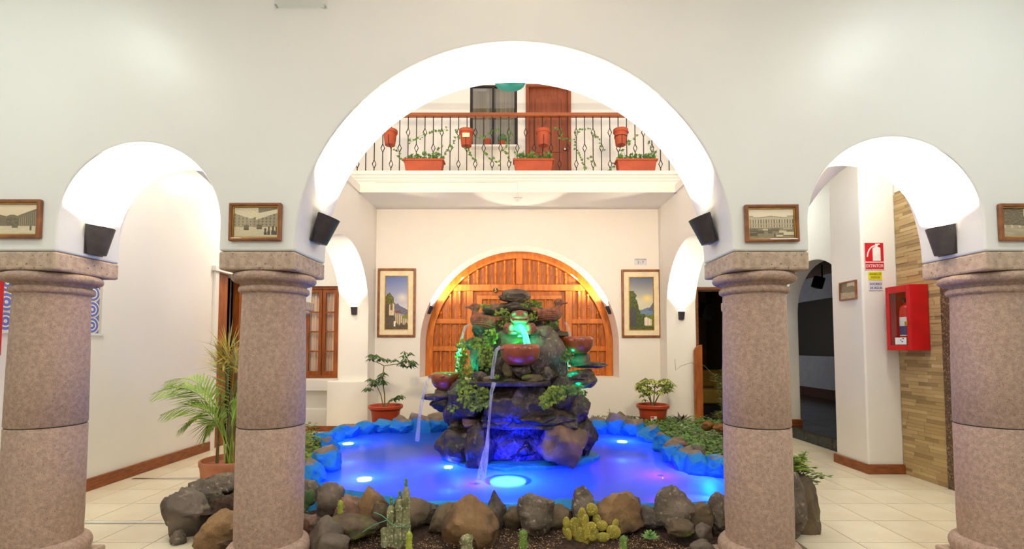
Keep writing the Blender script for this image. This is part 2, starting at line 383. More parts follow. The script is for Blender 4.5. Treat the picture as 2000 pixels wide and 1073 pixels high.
# ------------------------------------------------------------------ rocks
_ico = {}
def ico(sub):
    if sub not in _ico:
        bm = bmesh.new(); bmesh.ops.create_icosphere(bm, subdivisions=sub, radius=1)
        bm.verts.index_update(); _ico[sub] = ([v.co.copy() for v in bm.verts], [tuple(v.index for v in f.verts) for f in bm.faces]); bm.free()
    return _ico[sub]
def rock_geo(seed, planes=6, ang=.92, rough=.2, fine=.07, sub=4, top=None):
    rnd = random.Random(seed); V, F = ico(sub)
    pl = []
    for k in range(planes):
        d = Vector((rnd.gauss(0, 1), rnd.gauss(0, 1), rnd.gauss(0, .8))).normalized(); pl.append((d, rnd.uniform(.58, .88)))
    out = []
    o = Vector((rnd.uniform(0, 90), rnd.uniform(0, 90), rnd.uniform(0, 90)))
    for v in V:
        p = v.copy()
        p *= 1 + rough * noise.noise(v * 1.4 + o) * 1.6
        for d, h in pl:
            e = p.dot(d) - h
            if e > 0: p -= d * e * ang
        p *= 1 + fine * noise.noise(v * 5 + o) * 1.5 + fine * .5 * noise.noise(v * 12 + o)
        if top == 'peak': 
            k = max(0, p.z); p.x *= 1 - .34 * k; p.y *= 1 - .3 * k
        out.append(p)
    mn = Vector([min(p[i] for p in out) for i in range(3)]); mx = Vector([max(p[i] for p in out) for i in range(3)])
    c = (mn + mx) / 2; s = (mx - mn) / 2
    return [Vector(((p.x - c.x) / s.x, (p.y - c.y) / s.y, (p.z - c.z) / s.z)) for p in out], F
def rock(name, c, r, seed, mat, label=None, cat='rock', group=None, parent=None, rz=0, ry=0, angle=50, **kw):
    V, F = rock_geo(seed, **kw); R = Euler((0, ry, rz)).to_matrix(); c = Vector(c)
    m = MB(); m.add([c + R @ Vector((v.x * r[0], v.y * r[1], v.z * r[2])) for v in V], F)
    o = m.build(name, mat, parent, smooth=True, recalc=False, loc=None if parent else (c.x, c.y, c.z - r[2]), angle=angle)
    if not parent: tag(o, label, cat, group)
    return o
def prk(name, px, py, hx, hy, Y, seed, mat, label=None, dy=None, **kw):
    c = at(px, py, Y); s = Y / FPX
    return rock(name, c, (hx * s, (dy if dy else hx * s * .8), hy * s), seed, mat, label, **kw)
def blob(name, balls, voxel, mat, parent=None, loc=None, smooth=True, disp=None):
    """one continuous surface from overlapping ellipsoids: (centre, radii[, rotation euler])"""
    m = MB(); V, F = ico(3)
    for b in balls:
        R = Euler(b[2]).to_matrix() if len(b) > 2 else Matrix.Identity(3)
        m.add([Vector(b[0]) + R @ Vector((v.x * b[1][0], v.y * b[1][1], v.z * b[1][2])) for v in V], F)
    o = m.build(name, mat, parent, recalc=False, loc=loc)
    r = o.modifiers.new('remesh', 'REMESH'); r.mode = 'VOXEL'; r.voxel_size = voxel; r.use_smooth_shade = True
    sm = o.modifiers.new('smooth', 'SMOOTH'); sm.iterations = 6; sm.factor = .5
    return o

# ================================================================== THE SETTING
FY0, FY1 = 2.60, 3.02            # front arcade wall
ZA = 1.865                       # top of the capitals
CEIL = 3.72
COLX = [-2.764, -1.443, 1.408, 2.804]
AB = .21                         # half width of an abacus
ARCH = [(-3.99, -2.974, 2.02, 2.47), (-2.554, -1.653, 2.02, 2.475), (-1.233, 1.198, ZA, 3.057), (1.618, 2.594, 2.02, 2.505), (3.014, 4.07, 2.02, 2.5)]
path = [(-4.2, ZA)]
for (a, b, zs, zt) in ARCH:
    path.append((a, ZA))
    pts = arc_path(a, b, zs, zt, 56)
    path += pts if zs > ZA + .01 else pts[1:-1]
    path.append((b, ZA))
path += [(4.3, ZA), (4.3, CEIL), (-4.2, CEIL)]
m = MB().prism(path, lambda p: (p[0], FY0, p[1]), lambda p: (p[0], FY1, p[1]))
structure(m.build('wall_front', 'plaster_front', bevel=.012, segs=3))

# side arcades (splayed slightly outward toward the front columns)
def sp_(x, y): return (.135 if x < 0 else -.16) * max(0, (7.72 - y) / 4.7)
for name, x0, x1 in (('wall_arcade_left', -2.90, -2.43), ('wall_arcade_right', 2.44, 2.91)):
    p = [(FY1, ZA)] + arc_path(3.02, 5.29, ZA, 2.99, 40)[1:-1] + [(5.29, ZA), (5.71, ZA)] + arc_path(5.71, 7.72, 1.9, 2.92, 40) + [(7.72, 0), (8.1, 0), (8.1, CEIL), (FY1, CEIL)]
    structure(MB().prism(p, lambda q: (x0 - sp_(x0, q[0]), q[0], q[1]), lambda q: (x1 - sp_(x1, q[0]), q[0], q[1])).build(name, 'plaster', bevel=.012, segs=2))
# plinth block under the far left pier and the recessed parapet beneath the window
structure(MB().box(-3.02, -2.36, 7.55, 8.1, .05, .79).build('trim_1', 'plaster', bevel=.015))
m = MB().box(-4.0, -3.02, 7.74, 8.1, .62, .80).box(-4.0, -3.02, 7.85, 8.1, .05, .62).box(-4.0, -3.02, 7.74, 7.85, .05, .33)
structure(m.build('trim_2', 'plaster', bevel=.01))

# back wall with arched niche, window opening and doorway
NC, NR, NSP, NTOP, NB = .04, 1.70, 1.37, 3.085, .81
m = MB(); Y0, Y1 = 8.1, 8.72
for x0, x1, z0, z1 in ((-4.1, -3.70, 0, CEIL), (-3.70, -3.06, 0, .80), (-3.70, -3.06, 2.38, CEIL), (-3.06, -2.3, 0, CEIL), (-2.3, 2.3, 0, NB), (2.3, 3.06, 0, CEIL), (3.06, 3.95, 2.36, CEIL), (3.95, 4.3, 0, CEIL)):
    m.box(x0, x1, Y0, Y1, z0, z1)
p = [(-2.3, NB), (NC - NR, NB)] + arc_path(NC - NR, NC + NR, NSP, NTOP, 56) + [(NC + NR, NB), (2.3, NB), (2.3, CEIL), (-2.3, CEIL)]
m.prism(p, lambda q: (q[0], Y0, q[1]), lambda q: (q[0], Y1, q[1]))
structure(m.build('wall_back', 'plaster'))

# left wall with doorway
m = MB()
for y0, y1, z0, z1 in ((-1.5, 3.60, 0, CEIL), (3.60, 4.53, 0, 1.46), (3.60, 4.53, 2.36, CEIL), (4.53, 6.24, 0, CEIL), (6.24, 6.86, 2.34, CEIL), (6.86, 8.7, 0, CEIL)):
    m.box(-4.16, -3.98, y0, y1, z0, z1)
m.box(-4.2, -4.002, 3.60, 4.53, 1.46, 2.36)
structure(m.build('wall_left', 'plaster_gloss'))
# right wall, pillar and wall with the arched doorway to the dark hall
structure(MB().box(4.08, 4.28, -1.5, 5.45, 0, CEIL).build('wall_right', 'plaster'))
structure(MB().box(3.70, 4.08, 5.05, 5.55, 0, CEIL).build('wall_pillar', 'plaster', bevel=.02, segs=3))
p = [(5.45, 0), (5.82, 0), (5.82, 1.84)] + arc_path(5.82, 7.2, 1.84, 2.53, 30)[1:-1] + [(7.2, 1.84), (7.2, 0), (8.1, 0), (8.1, CEIL), (5.45, CEIL)]
structure(MB().prism(p, lambda q: (4.08, q[0], q[1]), lambda q: (4.28, q[0], q[1])).build('wall_hall_arch', 'plaster', bevel=.01))

# ceilings
structure(MB().box(-4.2, 4.3, -1.4, FY1, CEIL, CEIL + .12).build('ceiling', 'plaster'))
structure(MB().box(-4.2, -2.43, FY1, 8.1, CEIL, CEIL + .12).build('ceiling_left', 'plaster'))
structure(MB().box(2.44, 4.3, FY1, 8.1, CEIL, CEIL + .12).build('ceiling_right', 'plaster'))
structure(MB().box(-4.2, 4.3, -1.6, -1.4, 0, CEIL).build('wall_rear', 'plaster'))
# balcony slab with moulded fascia
BY = 7.15
m = MB().box(-4.2, 4.3, BY + .11, 8.7, CEIL + .002, 4.038)
prof = [(0, 4.04), (0, 3.985), (.025, 3.975), (.025, 3.945), (.045, 3.93), (.045, 3.90), (.06, 3.89), (.06, CEIL), (.12, CEIL), (.12, 4.04)]
m.prism(prof, lambda q: (-2.55, BY + q[0], q[1]), lambda q: (2.60, BY + q[0], q[1]))
structure(m.build('balcony_slab', 'plaster', bevel=.004, segs=1))
# upper wall
m = MB()
for x0, x1, z0, z1 in ((-4.2, -.865, 4.04, 6.8), (-.865, .0, 4.04, 4.97), (-.865, .0, 6.15, 6.8), (.0, .16, 4.04, 6.8), (.16, .985, 6.15, 6.8), (.985, 4.3, 4.04, 6.8)):
    m.box(x0, x1, 8.5, 8.7, z0, z1)
structure(m.build('wall_upper_back', 'plaster'))
structure(MB().box(-1.2, 1.2, 9.4, 9.5, 4.04, 6.8).build('wall_upper_room', 'curtain'))

# floor: base and single tiles where they show
flo = structure(MB().box(-4.2, 4.3, -1.5, 8.7, -.12, -.004).build('floor', 'grout'))
TS = .4; tiles = []
tp = MB().box(-TS / 2 + .003, TS / 2 - .003, -TS / 2 + .003, TS / 2 - .003, -.006, .0)
first = None; seen = 0
for ix in range(-18, 18):
    for iy in range(-14, 16):
        cx, cy = 2.716 + .4 * ix - .2, 3.30 + .4 * iy - .2
        if not (-4.15 < cx < 4.2 and 2.2 < cy < 8.3): continue
        if -2.25 < cx < 2.1 and cy > 2.9: continue
        if abs(cx) < 1.9: continue
        if first is None:
            first = tp.build('tile', 'floor_tile', loc=(0, 0, 0)); first.parent = flo; first.location = Vector((cx, cy, 0)) - WO[flo]
        else:
            c = first.copy(); C.objects.link(c); c.parent = flo; c.location = Vector((cx, cy, 0)) - WO[flo]
        seen += 1

# baseboards
structure(MB().box(-3.98, -3.955, -1.5, 6.17, 0, .115).build('baseboard_left', 'base_wood', bevel=.006))
structure(MB().box(-3.98, -2.36, 7.53, 7.56, 0, .085).box(-2.36, -2.33, 7.53, 8.1, 0, .085).build('baseboard_back_left', 'base_wood'))
structure(MB().box(3.675, 4.08, 5.025, 5.05, 0, .10).box(3.675, 3.70, 5.05, 5.57, 0, .10).build('baseboard_pillar', 'base_wood', bevel=.006))
structure(MB().box(4.055, 4.08, 7.2, 8.1, 0, .24).box(4.055, 4.29, 7.175, 7.2, .145, .245).build('baseboard_right', 'base_wood', bevel=.006))

# stone slip cladding on the right wall, granite edge strip
clad = structure(MB().box(4.078, 4.085, 4.52, 5.05, 0, 3.0).build('wall_cladding', 'slip_3'))
protos = {}
rnd = random.Random(5); z = .002; row = 0
while z < 2.96:
    h = rnd.choice((.033, .036, .04)); y = 4.52
    offs = rnd.uniform(.08, .26); k = 0
    while y < 5.049:
        l = offs if k == 0 else rnd.choice((.16, .22, .28))
        l = min(l, 5.05 - y)
        if 5.05 - (y + l) < .05: l = 5.05 - y
        t = rnd.choice((.008, .010, .011, .013))
        mat = rnd.choice(('slip_0', 'slip_0', 'slip_1', 'slip_1', 'slip_2', 'slip_3'))
        if mat not in protos:
            protos[mat] = MB().box(-1, 0, -.5, .5, -.5, .5).build('stone_slip', mat, loc=(0, 0, 0))
            c = protos[mat]
        else: c = protos[mat].copy(); C.objects.link(c)
        c.parent = clad; c.location = Vector((4.08, y + l / 2, z + h / 2)) - WO[clad]; c.scale = (t, l - .0015, h - .0015)
        y += l; k += 1
    z += h; row += 1
structure(MB().box(4.05, 4.09, 4.36, 4.52, 0, 2.96).build('trim_3', 'granite', bevel=.004))

# hall behind the right arch: raised dark floor, riser tiles, far wall with a dark window, ceiling
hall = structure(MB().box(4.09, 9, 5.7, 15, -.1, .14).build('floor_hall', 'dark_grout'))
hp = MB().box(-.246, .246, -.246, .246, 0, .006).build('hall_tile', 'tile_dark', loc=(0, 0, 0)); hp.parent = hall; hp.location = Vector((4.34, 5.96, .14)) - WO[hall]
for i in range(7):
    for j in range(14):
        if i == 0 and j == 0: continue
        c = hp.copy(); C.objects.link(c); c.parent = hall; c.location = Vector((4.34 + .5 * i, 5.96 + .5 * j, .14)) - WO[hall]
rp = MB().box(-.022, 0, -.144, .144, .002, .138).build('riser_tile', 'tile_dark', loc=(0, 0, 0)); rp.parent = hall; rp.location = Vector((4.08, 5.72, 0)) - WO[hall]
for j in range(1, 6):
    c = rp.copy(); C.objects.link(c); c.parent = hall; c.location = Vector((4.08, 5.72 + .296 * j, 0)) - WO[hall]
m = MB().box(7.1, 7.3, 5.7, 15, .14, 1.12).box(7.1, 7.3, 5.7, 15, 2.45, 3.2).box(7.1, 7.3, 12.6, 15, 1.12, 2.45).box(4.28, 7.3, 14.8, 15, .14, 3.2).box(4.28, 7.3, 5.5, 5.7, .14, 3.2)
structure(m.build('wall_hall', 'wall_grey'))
structure(MB().box(7.2, 7.26, 5.7, 12.6, 1.12, 2.45).build('window_hall', 'black_soft'))  # flat black panel stands in for the darkness of the window opening
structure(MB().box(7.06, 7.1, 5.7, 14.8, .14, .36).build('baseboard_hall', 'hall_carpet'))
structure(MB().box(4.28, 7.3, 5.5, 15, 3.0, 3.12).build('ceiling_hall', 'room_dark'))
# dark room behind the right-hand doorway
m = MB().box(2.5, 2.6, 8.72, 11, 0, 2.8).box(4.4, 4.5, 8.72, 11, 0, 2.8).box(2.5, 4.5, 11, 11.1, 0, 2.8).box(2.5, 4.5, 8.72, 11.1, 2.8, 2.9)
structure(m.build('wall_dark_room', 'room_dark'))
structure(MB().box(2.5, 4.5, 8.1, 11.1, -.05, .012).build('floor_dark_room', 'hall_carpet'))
m = MB().box(3.06, 3.10, 8.08, 8.2, 0, 2.31).box(3.91, 3.95, 8.08, 8.2, 0, 2.31).box(3.06, 3.95, 8.08, 8.2, 2.31, 2.36)
structure(m.build('door_1', 'base_wood', bevel=.004))
# room behind the left door
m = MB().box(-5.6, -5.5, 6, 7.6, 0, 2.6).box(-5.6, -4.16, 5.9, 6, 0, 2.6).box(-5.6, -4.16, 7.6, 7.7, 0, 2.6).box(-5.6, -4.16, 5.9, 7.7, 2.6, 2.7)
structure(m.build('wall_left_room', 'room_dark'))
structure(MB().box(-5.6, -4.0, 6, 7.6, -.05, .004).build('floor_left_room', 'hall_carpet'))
d2 = structure(thing('door_2', (-3.98, 6.24, 0), None, None))
MB().box(-4.18, -3.95, 6.17, 6.25, 0, 2.33).box(-4.18, -3.95, 6.86, 6.94, 0, 2.33).box(-4.18, -3.93, 6.14, 6.96, 2.33, 2.40).build('architrave', 'plaster', d2, bevel=.004)
MB().box(-4.10, -4.0, 6.25, 6.34, .004, 2.33).box(-4.10, -4.0, 6.80, 6.86, .004, 2.33).build('frame', 'wood_window', d2, bevel=.004)
MB().box(-4.05, -4.0, 6.34, 6.52, .004, 2.33).build('leaf', 'wood_window', d2, bevel=.004)

# window 1 (far left, timber casement with sheer curtain)
w1 = structure(thing('window_1', (-3.38, 8.1, .80), None, None))
x0, x1, z0, z1 = -3.70, -3.06, .80, 2.38; yw = 8.2
fm = MB().box(x0, x1, yw - .05, yw + .03, z0, z0 + .05).box(x0, x1, yw - .05, yw + .03, z1 - .05, z1).box(x0, x0 + .05, yw - .05, yw + .03, z0 + .05, z1 - .05).box(x1 - .05, x1, yw - .05, yw + .03, z0 + .05, z1 - .05)
fm.build('window_frame', 'wood_window', w1, bevel=.004)
for a, b in ((x0 + .05, -3.375), (-3.365, x1 - .05)):
    cs = MB().box(a, a + .055, yw - .03, yw + .01, z0 + .05, z1 - .05).box(b - .055, b, yw - .03, yw + .01, z0 + .05, z1 - .05).box(a + .055, b - .055, yw - .03, yw + .01, z0 + .05, z0 + .12).box(a + .055, b - .055, yw - .03, yw + .01, z1 - .11, z1 - .05).build('casement', 'wood_window', w1, bevel=.003)
    hh = (z1 - .11 - z0 - .12) / 4
    for k in range(4):
        if k: MB().box(a + .055, b - .055, yw - .025, yw + .005, z0 + .12 + hh * k - .012, z0 + .12 + hh * k + .012).build('glazing_bar', 'wood_window', cs)
        MB().box(a + .055, b - .055, yw - .008, yw - .004, z0 + .132 + hh * k, z0 + .108 + hh * (k + 1)).build('pane', 'pane', cs)
m = MB(); n = 40; cv = []
for i in range(n + 1):
    xx = x0 + .02 + (x1 - x0 - .04) * i / n; yy = yw + .05 + .02 * math.sin(i * 1.5)
    cv += [(xx, yy, z0 + .02), (xx, yy, z1 - .02)]
m.add(cv, [(2 * i, 2 * i + 2, 2 * i + 3, 2 * i + 1) for i in range(n)])
m.build('sheer_curtain', 'curtain_sheer', w1, smooth=True, recalc=False)
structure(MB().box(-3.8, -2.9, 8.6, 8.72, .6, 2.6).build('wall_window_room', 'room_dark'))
# window 2 (upstairs aluminium window)
w2 = structure(thing('window_2', (-.43, 8.5, 4.97), None, None))
x0, x1, z0, z1 = -.865, .0, 4.97, 6.15
MB().box(x0, x0 + .045, 8.5, 8.56, z0, z1).box(x1 - .045, x1, 8.5, 8.56, z0, z1).box(x0 + .045, -.46, 8.5, 8.56, z0, z0 + .03).box(-.42, x1 - .045, 8.5, 8.56, z0, z0 + .03).box(x0 + .045, x1 - .045, 8.5, 8.56, z1 - .03, z1).box(-.46, -.42, 8.5, 8.56, z0, z1 - .03).build('window_frame', 'iron', w2)
for a, b in ((x0 + .045, -.46), (-.42, x1 - .045)): MB().box(a, b, 8.525, 8.53, z0 + .03, z1 - .03).build('pane', 'pane_dark', w2)
for a, b, ph in ((x0 + .3, x1, 0),):
    cv = []
    for i in range(61):
        xx = a + (b - a) * i / 60; yy = 8.60 + .025 * math.sin(i * .9 + ph); cv += [(xx, yy, z0 - .1), (xx, yy, z1)]
    MB().add(cv, [(2 * i, 2 * i + 2, 2 * i + 3, 2 * i + 1) for i in range(60)]).build('curtain', 'curtain', w2, smooth=True, recalc=False)
# upstairs door
d3 = structure(thing('door_3', (.57, 8.5, 4.04), None, None))
MB().box(.16, .215, 8.46, 8.6, 4.04, 6.1).box(.93, .985, 8.46, 8.6, 4.04, 6.1).box(.16, .985, 8.46, 8.6, 6.1, 6.15).build('frame', 'wood_door', d3, bevel=.005)
lf = MB().box(.215, .93, 8.53, 8.57, 4.04, 6.1).build('leaf', 'wood_door', d3)
def raised(z0, z1, arch):
    p = [(.33, z0), (.33, z1)] + ([(.33 + .485 * i / 12, z1 + .07 * math.sin(PI * i / 12)) for i in range(1, 12)] if arch > 0 else []) + [(.815, z1), (.815, z0)]
    if arch < 0: p = [(.33, z0)] + [(.33, z1), (.815, z1), (.815, z0)] + [(.815 - .485 * i / 12, z0 + .05 * math.sin(PI * i / 12)) for i in range(1, 12)]
    return MB().prism(p, lambda q: (q[0], 8.515, q[1]), lambda q: (q[0], 8.535, q[1])).build('raised_panel', 'wood_door', lf, bevel=.012)
raised(4.9, 5.9, 1); raised(4.18, 4.72, 1)
MB().lathe([(.0, 0), (.022, .0), (.028, .02), (.02, .04), (0, .045)], (0, 0, 0), 12).build('knob', 'chrome', lf, loc=None).matrix_local = Matrix.Translation(Vector((.875, 8.53, 4.95)) - WO[lf]) @ Euler((PI / 2, 0, 0)).to_matrix().to_4x4() @ Matrix.Translation(WO[lf])
structure(MB().box(-4.2, 4.3, 5.9, 6.05, 6.8, 7.0).build('roof_beam', 'iron'))
structure(MB().box(-4.2, 4.3, 8.5, 10, 6.8, 6.95).build('ceiling_upper', 'plaster'))

# ceiling lamps above the frame; rear row, tile-panel and right-gallery ones added as fill
def ceiling_lamp(x, y, r, label, energy, col):
    t = thing('ceiling_lamp', (x, y, CEIL), label, 'lamp', 'round ceiling lamps')
    MB().lathe([(r, 0), (r, -.03), (r * .94, -.035)], (x, y, CEIL), 28).build('rim', 'plastic_white', t)
    MB().lathe([(r * .93, -.034), (r * .7, -.055), (r * .3, -.066), (.001, -.068)], (x, y, CEIL), 28, close=False).build('diffuser', 'bulb_white', t, smooth=True)
    lamp('glow', 'AREA', (x, y, CEIL - .08), energy, col, t, shape='DISK', size=r * 2)
ceiling_lamp(-2.84, 1.55, .17, 'round ceiling lamp of the front gallery nearest the left picture', 9, (.90, 1.0, .90))
ceiling_lamp(2.60, 1.55, .17, 'round ceiling lamp of the front gallery nearest the right picture', 9, (.88, 1.0, .95))
ceiling_lamp(-2.3, -.5, .17, 'round ceiling lamp of the front gallery, rear row at left', 20, (.92, 1.0, .92))  # fill lamp put in to even out the front wall
ceiling_lamp(2.3, -.5, .17, 'round ceiling lamp of the front gallery, rear row at right', 20, (.90, 1.0, .95))  # matching fill lamp put in for the right side of the wall
ceiling_lamp(0, -.4, .17, 'round ceiling lamp of the front gallery, rear row in the middle', 17, (1.0, .96, .95))  # central fill lamp put in for softer wall light
ceiling_lamp(-3.3, 6.55, .14, 'round ceiling lamp of the left gallery near the timber door', 19, (1.0, .9, .76))
ceiling_lamp(-3.4, 3.9, .14, 'round ceiling lamp of the left gallery beside the tile panel', 17, (1.0, .92, .8))  # extra unseen lamp to lift the left gallery
ceiling_lamp(3.4, 6.9, .14, 'round ceiling lamp of the right gallery by the hall arch', 10, (.92, 1.0, .92))  # extra unseen lamp to lift the right gallery
ceiling_lamp(3.3, 4.1, .14, 'round ceiling lamp of the right gallery by the stone cladding', 20, (1.0, .96, .86))  # added to brighten the clad wall and right-hand floor

def fill_light(x, z, label, energy):  # unseen warm fill fittings, added to brighten the courtyard back wall
    p = Vector((x, FY1 + .12, z)); t = thing('added_fill_light', p, label, 'lamp', 'courtyard floodlights')
    d = Vector((-x * .15, 5.0, -.9)).normalized(); M = d.to_track_quat('-Z', 'Y').to_matrix()
    MB().obox(p, .34, .24, .07, M).build('housing', 'black_metal', t, bevel=.01)
    MB().obox(p + d * .037, .30, .20, .006, M).build('glass', 'bulb_white', t)
    MB().box(x - .02, x + .02, FY1, FY1 + .1, z - .02, z + .02).build('bracket', 'black_metal', t)
    lamp('beam', 'AREA', p + d * .05, energy, (1.0, .77, .47), t, d.to_track_quat('-Z', 'Y').to_euler(), shape='RECTANGLE', size=.3, size_y=.2, spread=math.radians(100))
fill_light(-1.75, 3.45, 'black floodlight on the courtyard side of the front arcade, left', 27)
fill_light(1.75, 3.45, 'black floodlight on the courtyard side of the front arcade, right', 27)

# ================================================================== COLUMNS
def make_column(x, y, label, group):
    t = thing('stone_column', (x, y, 0), label, 'column', group)
    n = 40
    MB().box(x - .205, x + .205, y - .205, y + .205, 0, .108).build('plinth', 'capital_stone', t, bevel=.015)
    tor = [(.18, .108)] + [(.175 + .05 * math.cos(a), .164 + .056 * math.sin(a)) for a in [-PI / 2 + PI * i / 10 for i in range(11)]] + [(.17, .22)]
    MB().lathe(tor, (x, y, 0), n).build('base_torus', 'column_stone', t, smooth=True)
    MB().lathe([(.181, .215), (.183, .35), (.182, .868), (.178, .874)], (x, y, 0), n).build('lower_drum', 'column_stone', t, smooth=True)
    MB().lathe([(.1755, .872), (.1755, .882)], (x, y, 0), n).build('joint', 'joint', t)
    MB().lathe([(.178, .88), (.182, .886), (.179, 1.2), (.170, 1.645)], (x, y, 0), n).build('upper_drum', 'column_stone', t, smooth=True)
    cap = [(.168, 1.64)] + [(.170 + .021 * math.cos(a), 1.662 + .021 * math.sin(a)) for a in [-PI / 2 + PI * i / 8 for i in range(9)]]
    cap += [(.174, 1.688), (.178, 1.698), (.190, 1.706)] + [(.198 + .030 * math.cos(a), 1.731 + .027 * math.sin(a)) for a in [-PI / 2 + PI * i / 8 for i in range(9)]] + [(.19, 1.762)]
    MB().lathe(cap, (x, y, 0), n).build('capital', 'column_stone', t, smooth=True)
    MB().box(x - AB, x + AB, y - .21, y + .21, 1.76, ZA - .002).build('abacus', 'capital_stone', t, bevel=.012)
    return t
CY_ = 2.81
col0 = make_column(COLX[0], CY_, 'stone column at the left edge beside the blue tile panel', 'stone arcade columns')
for x, y, lb in ((COLX[1], CY_, 'stone column left of the fountain, in front of the potted palm'), (COLX[2], CY_, 'stone column right of the fountain, with leafy plants at its foot'),
                 (COLX[3], CY_, 'stone column at the right edge beside the red extinguisher cabinet'),
                 (-2.66, 5.5, 'farther stone column hidden behind the column left of the fountain'), (2.67, 5.5, 'farther stone column hidden behind the column right of the fountain')):
    tag(copy_tree(col0, None, (x, y, 0)), lb)

# ================================================================== SCONCES
def sconce(base, nrm, tilt, label, energy, h=.175, rt=.075, rb=.05, spot=100, aim=0.0):
    """half-cone uplight; base = point on the wall at the fitting's foot, nrm = horizontal wall normal"""
    t = thing('wall_sconce', base, label, 'lamp', 'black half-cone wall uplights')
    nrm = Vector(nrm).normalized(); ang = math.atan2(nrm.y, nrm.x)
    n = 16; base = Vector(base)
    R = Matrix.Rotation(ang, 3, 'Z') @ Matrix.Rotation(tilt, 3, 'Y')
    m = MB(); ring = []
    for (rr, z) in ((rb * .6, 0), (rb, .004), (rt, h), (rt - .004, h), (rb - .006, .02), (.001, .02)):
        m.v += [tuple(base + R @ Vector((max(.0005, rr * math.cos(a) * 1.35), rr * math.sin(a), z - (.10 * rr * math.cos(a) if z > .1 else 0)))) for a in [-PI / 2 + PI * k / n for k in range(n + 1)]]
    k = n + 1
    for i in range(5):
        for j in range(n): m.f.append((i * k + j, i * k + j + 1, (i + 1) * k + j + 1, (i + 1) * k + j))
    m.f.append(tuple(j for j in range(n + 1)))
    m.build('shade', 'black_metal', t, smooth=True)
    m = MB(); c = [Vector((.002, rt * .93, h - .02)), Vector((.002, -rt * .93, h - .02))]
    m.obox(base + R @ Vector((-.004, 0, h / 2)), .008, rt * 1.7, h, R); m.build('back_plate', 'black_metal', t)
    m = MB(); vv, ff = ico(2); m.add([base + R @ Vector((rt * .55 + v.x * rt * .32, v.y * rt * .4, h * .72 + v.z * rt * .32)) for v in vv], ff); m.build('bulb', 'bulb_warm', t, smooth=True)
    q = (R @ Vector((math.sin(aim), 0, math.cos(aim)))).to_track_quat('-Z', 'Y').to_euler()
    lamp('beam', 'SPOT', base + R @ Vector((rt * .62, 0, h + .012)), energy, (1.0, .87, .68), t, q, spot_size=math.radians(spot), spot_blend=.6, shadow_soft_size=.03)
    return t
sconce((-2.552, 2.83, 1.885), (1, 0, 0), 0.06, 'black half-cone uplight in the left small arch above a lit capital', 330, spot=150)
sconce((2.592, 2.83, 1.885), (-1, 0, 0), 0.06, 'black half-cone uplight in the right small arch beside the stone-clad wall', 330, spot=150)
sconce((-1.216, 2.83, 1.96), (1, 0, 0), .27, 'black uplight on the left springing of the large front arch', 150)
sconce((1.181, 2.83, 1.96), (-1, 0, 0), .27, 'black uplight on the right springing of the large front arch', 150)
sconce((-2.66, 7.72, 1.86), (0, -1, 0), .05, 'small black uplight on the far left pier near the timber window', 60, h=.13, rt=.055, rb=.045)
sconce((2.68, 7.72, 1.78), (0, -1, 0), .05, 'small black uplight on the far right pier beside the dark doorway', 60, h=.13, rt=.055, rb=.045)
sconce((NC - NR + .07, 8.30, 1.92), (1, 0, 0), .25, 'black uplight at the left end of the arch over the wooden door', 170, spot=145, h=.15, rt=.07, rb=.05)
sconce((NC + NR - .07, 8.30, 1.92), (-1, 0, 0), .25, 'black uplight at the right end of the arch over the wooden door', 170, spot=145, h=.15, rt=.07, rb=.05)

# ================================================================== ARCHED WOODEN DOOR
DY = 8.66
dr = thing('arched_wooden_door', (NC, DY, NB), 'wide arched orange timber door with turned spindles behind the fountain', 'door')
def arch_poly(r, ztop, zb): return [(NC - r, zb)] + arc_path(NC - r, NC + r, NSP, ztop, 48) + [(NC + r, zb)]
MB().prism(arch_poly(NR - .002, NTOP - .002, NB), lambda q: (q[0], DY + .02, q[1]), lambda q: (q[0], DY + .055, q[1])).build('backing', 'wood_board', dr)
def inside(x, z, r=NR - .13, zt=NTOP - .13):
    if abs(x - NC) > r: return False
    return z < NSP + (zt - NSP) * math.sqrt(max(0, 1 - ((x - NC) / r) ** 2))
def zmax(x, r=NR - .13, zt=NTOP - .13): return NSP + (zt - NSP) * math.sqrt(max(0, 1 - ((x - NC) / r) ** 2))
# curved border
o_ = arc_path(NC - NR + .002, NC + NR - .002, NSP, NTOP - .002, 48); i_ = arc_path(NC - NR + .13, NC + NR - .13, NSP, NTOP - .13, 48)
m = MB().prism([(NC - NR + .002, NB)] + o_ + [(NC + NR - .002, NB), (NC + NR - .13, NB)] + i_[::-1] + [(NC - NR + .13, NB)], lambda q: (q[0], DY - .05, q[1]), lambda q: (q[0], DY + .02, q[1]))
m.build('border_frame', 'wood_orange', dr, bevel=.008)
zr = [2.42, 1.80, 1.30]                      # rails
for k, z in enumerate(zr):
    hw = (NR - .13) * (math.sqrt(max(0, 1 - ((z - NSP) / (NTOP - .13 - NSP)) ** 2)) if z > NSP else 1)
    if k == 0: MB().box(NC - hw - .03, NC + hw + .03, DY - .035, DY + .02, z - .06, z + .06).build('rail', 'wood_orange', dr, bevel=.01)
    else:
        for a, b in ((NC - hw - .02, NC - .86), (NC + .86, NC + hw + .02)): MB().box(a, b, DY - .03, DY + .02, z - .045, z + .045).build('rail', 'wood_orange', dr, bevel=.01)
MB().box(NC - .06, NC + .06, DY - .032, DY + .02, 2.48, zmax(NC) + .02).build('stile', 'wood_orange', dr, bevel=.01)
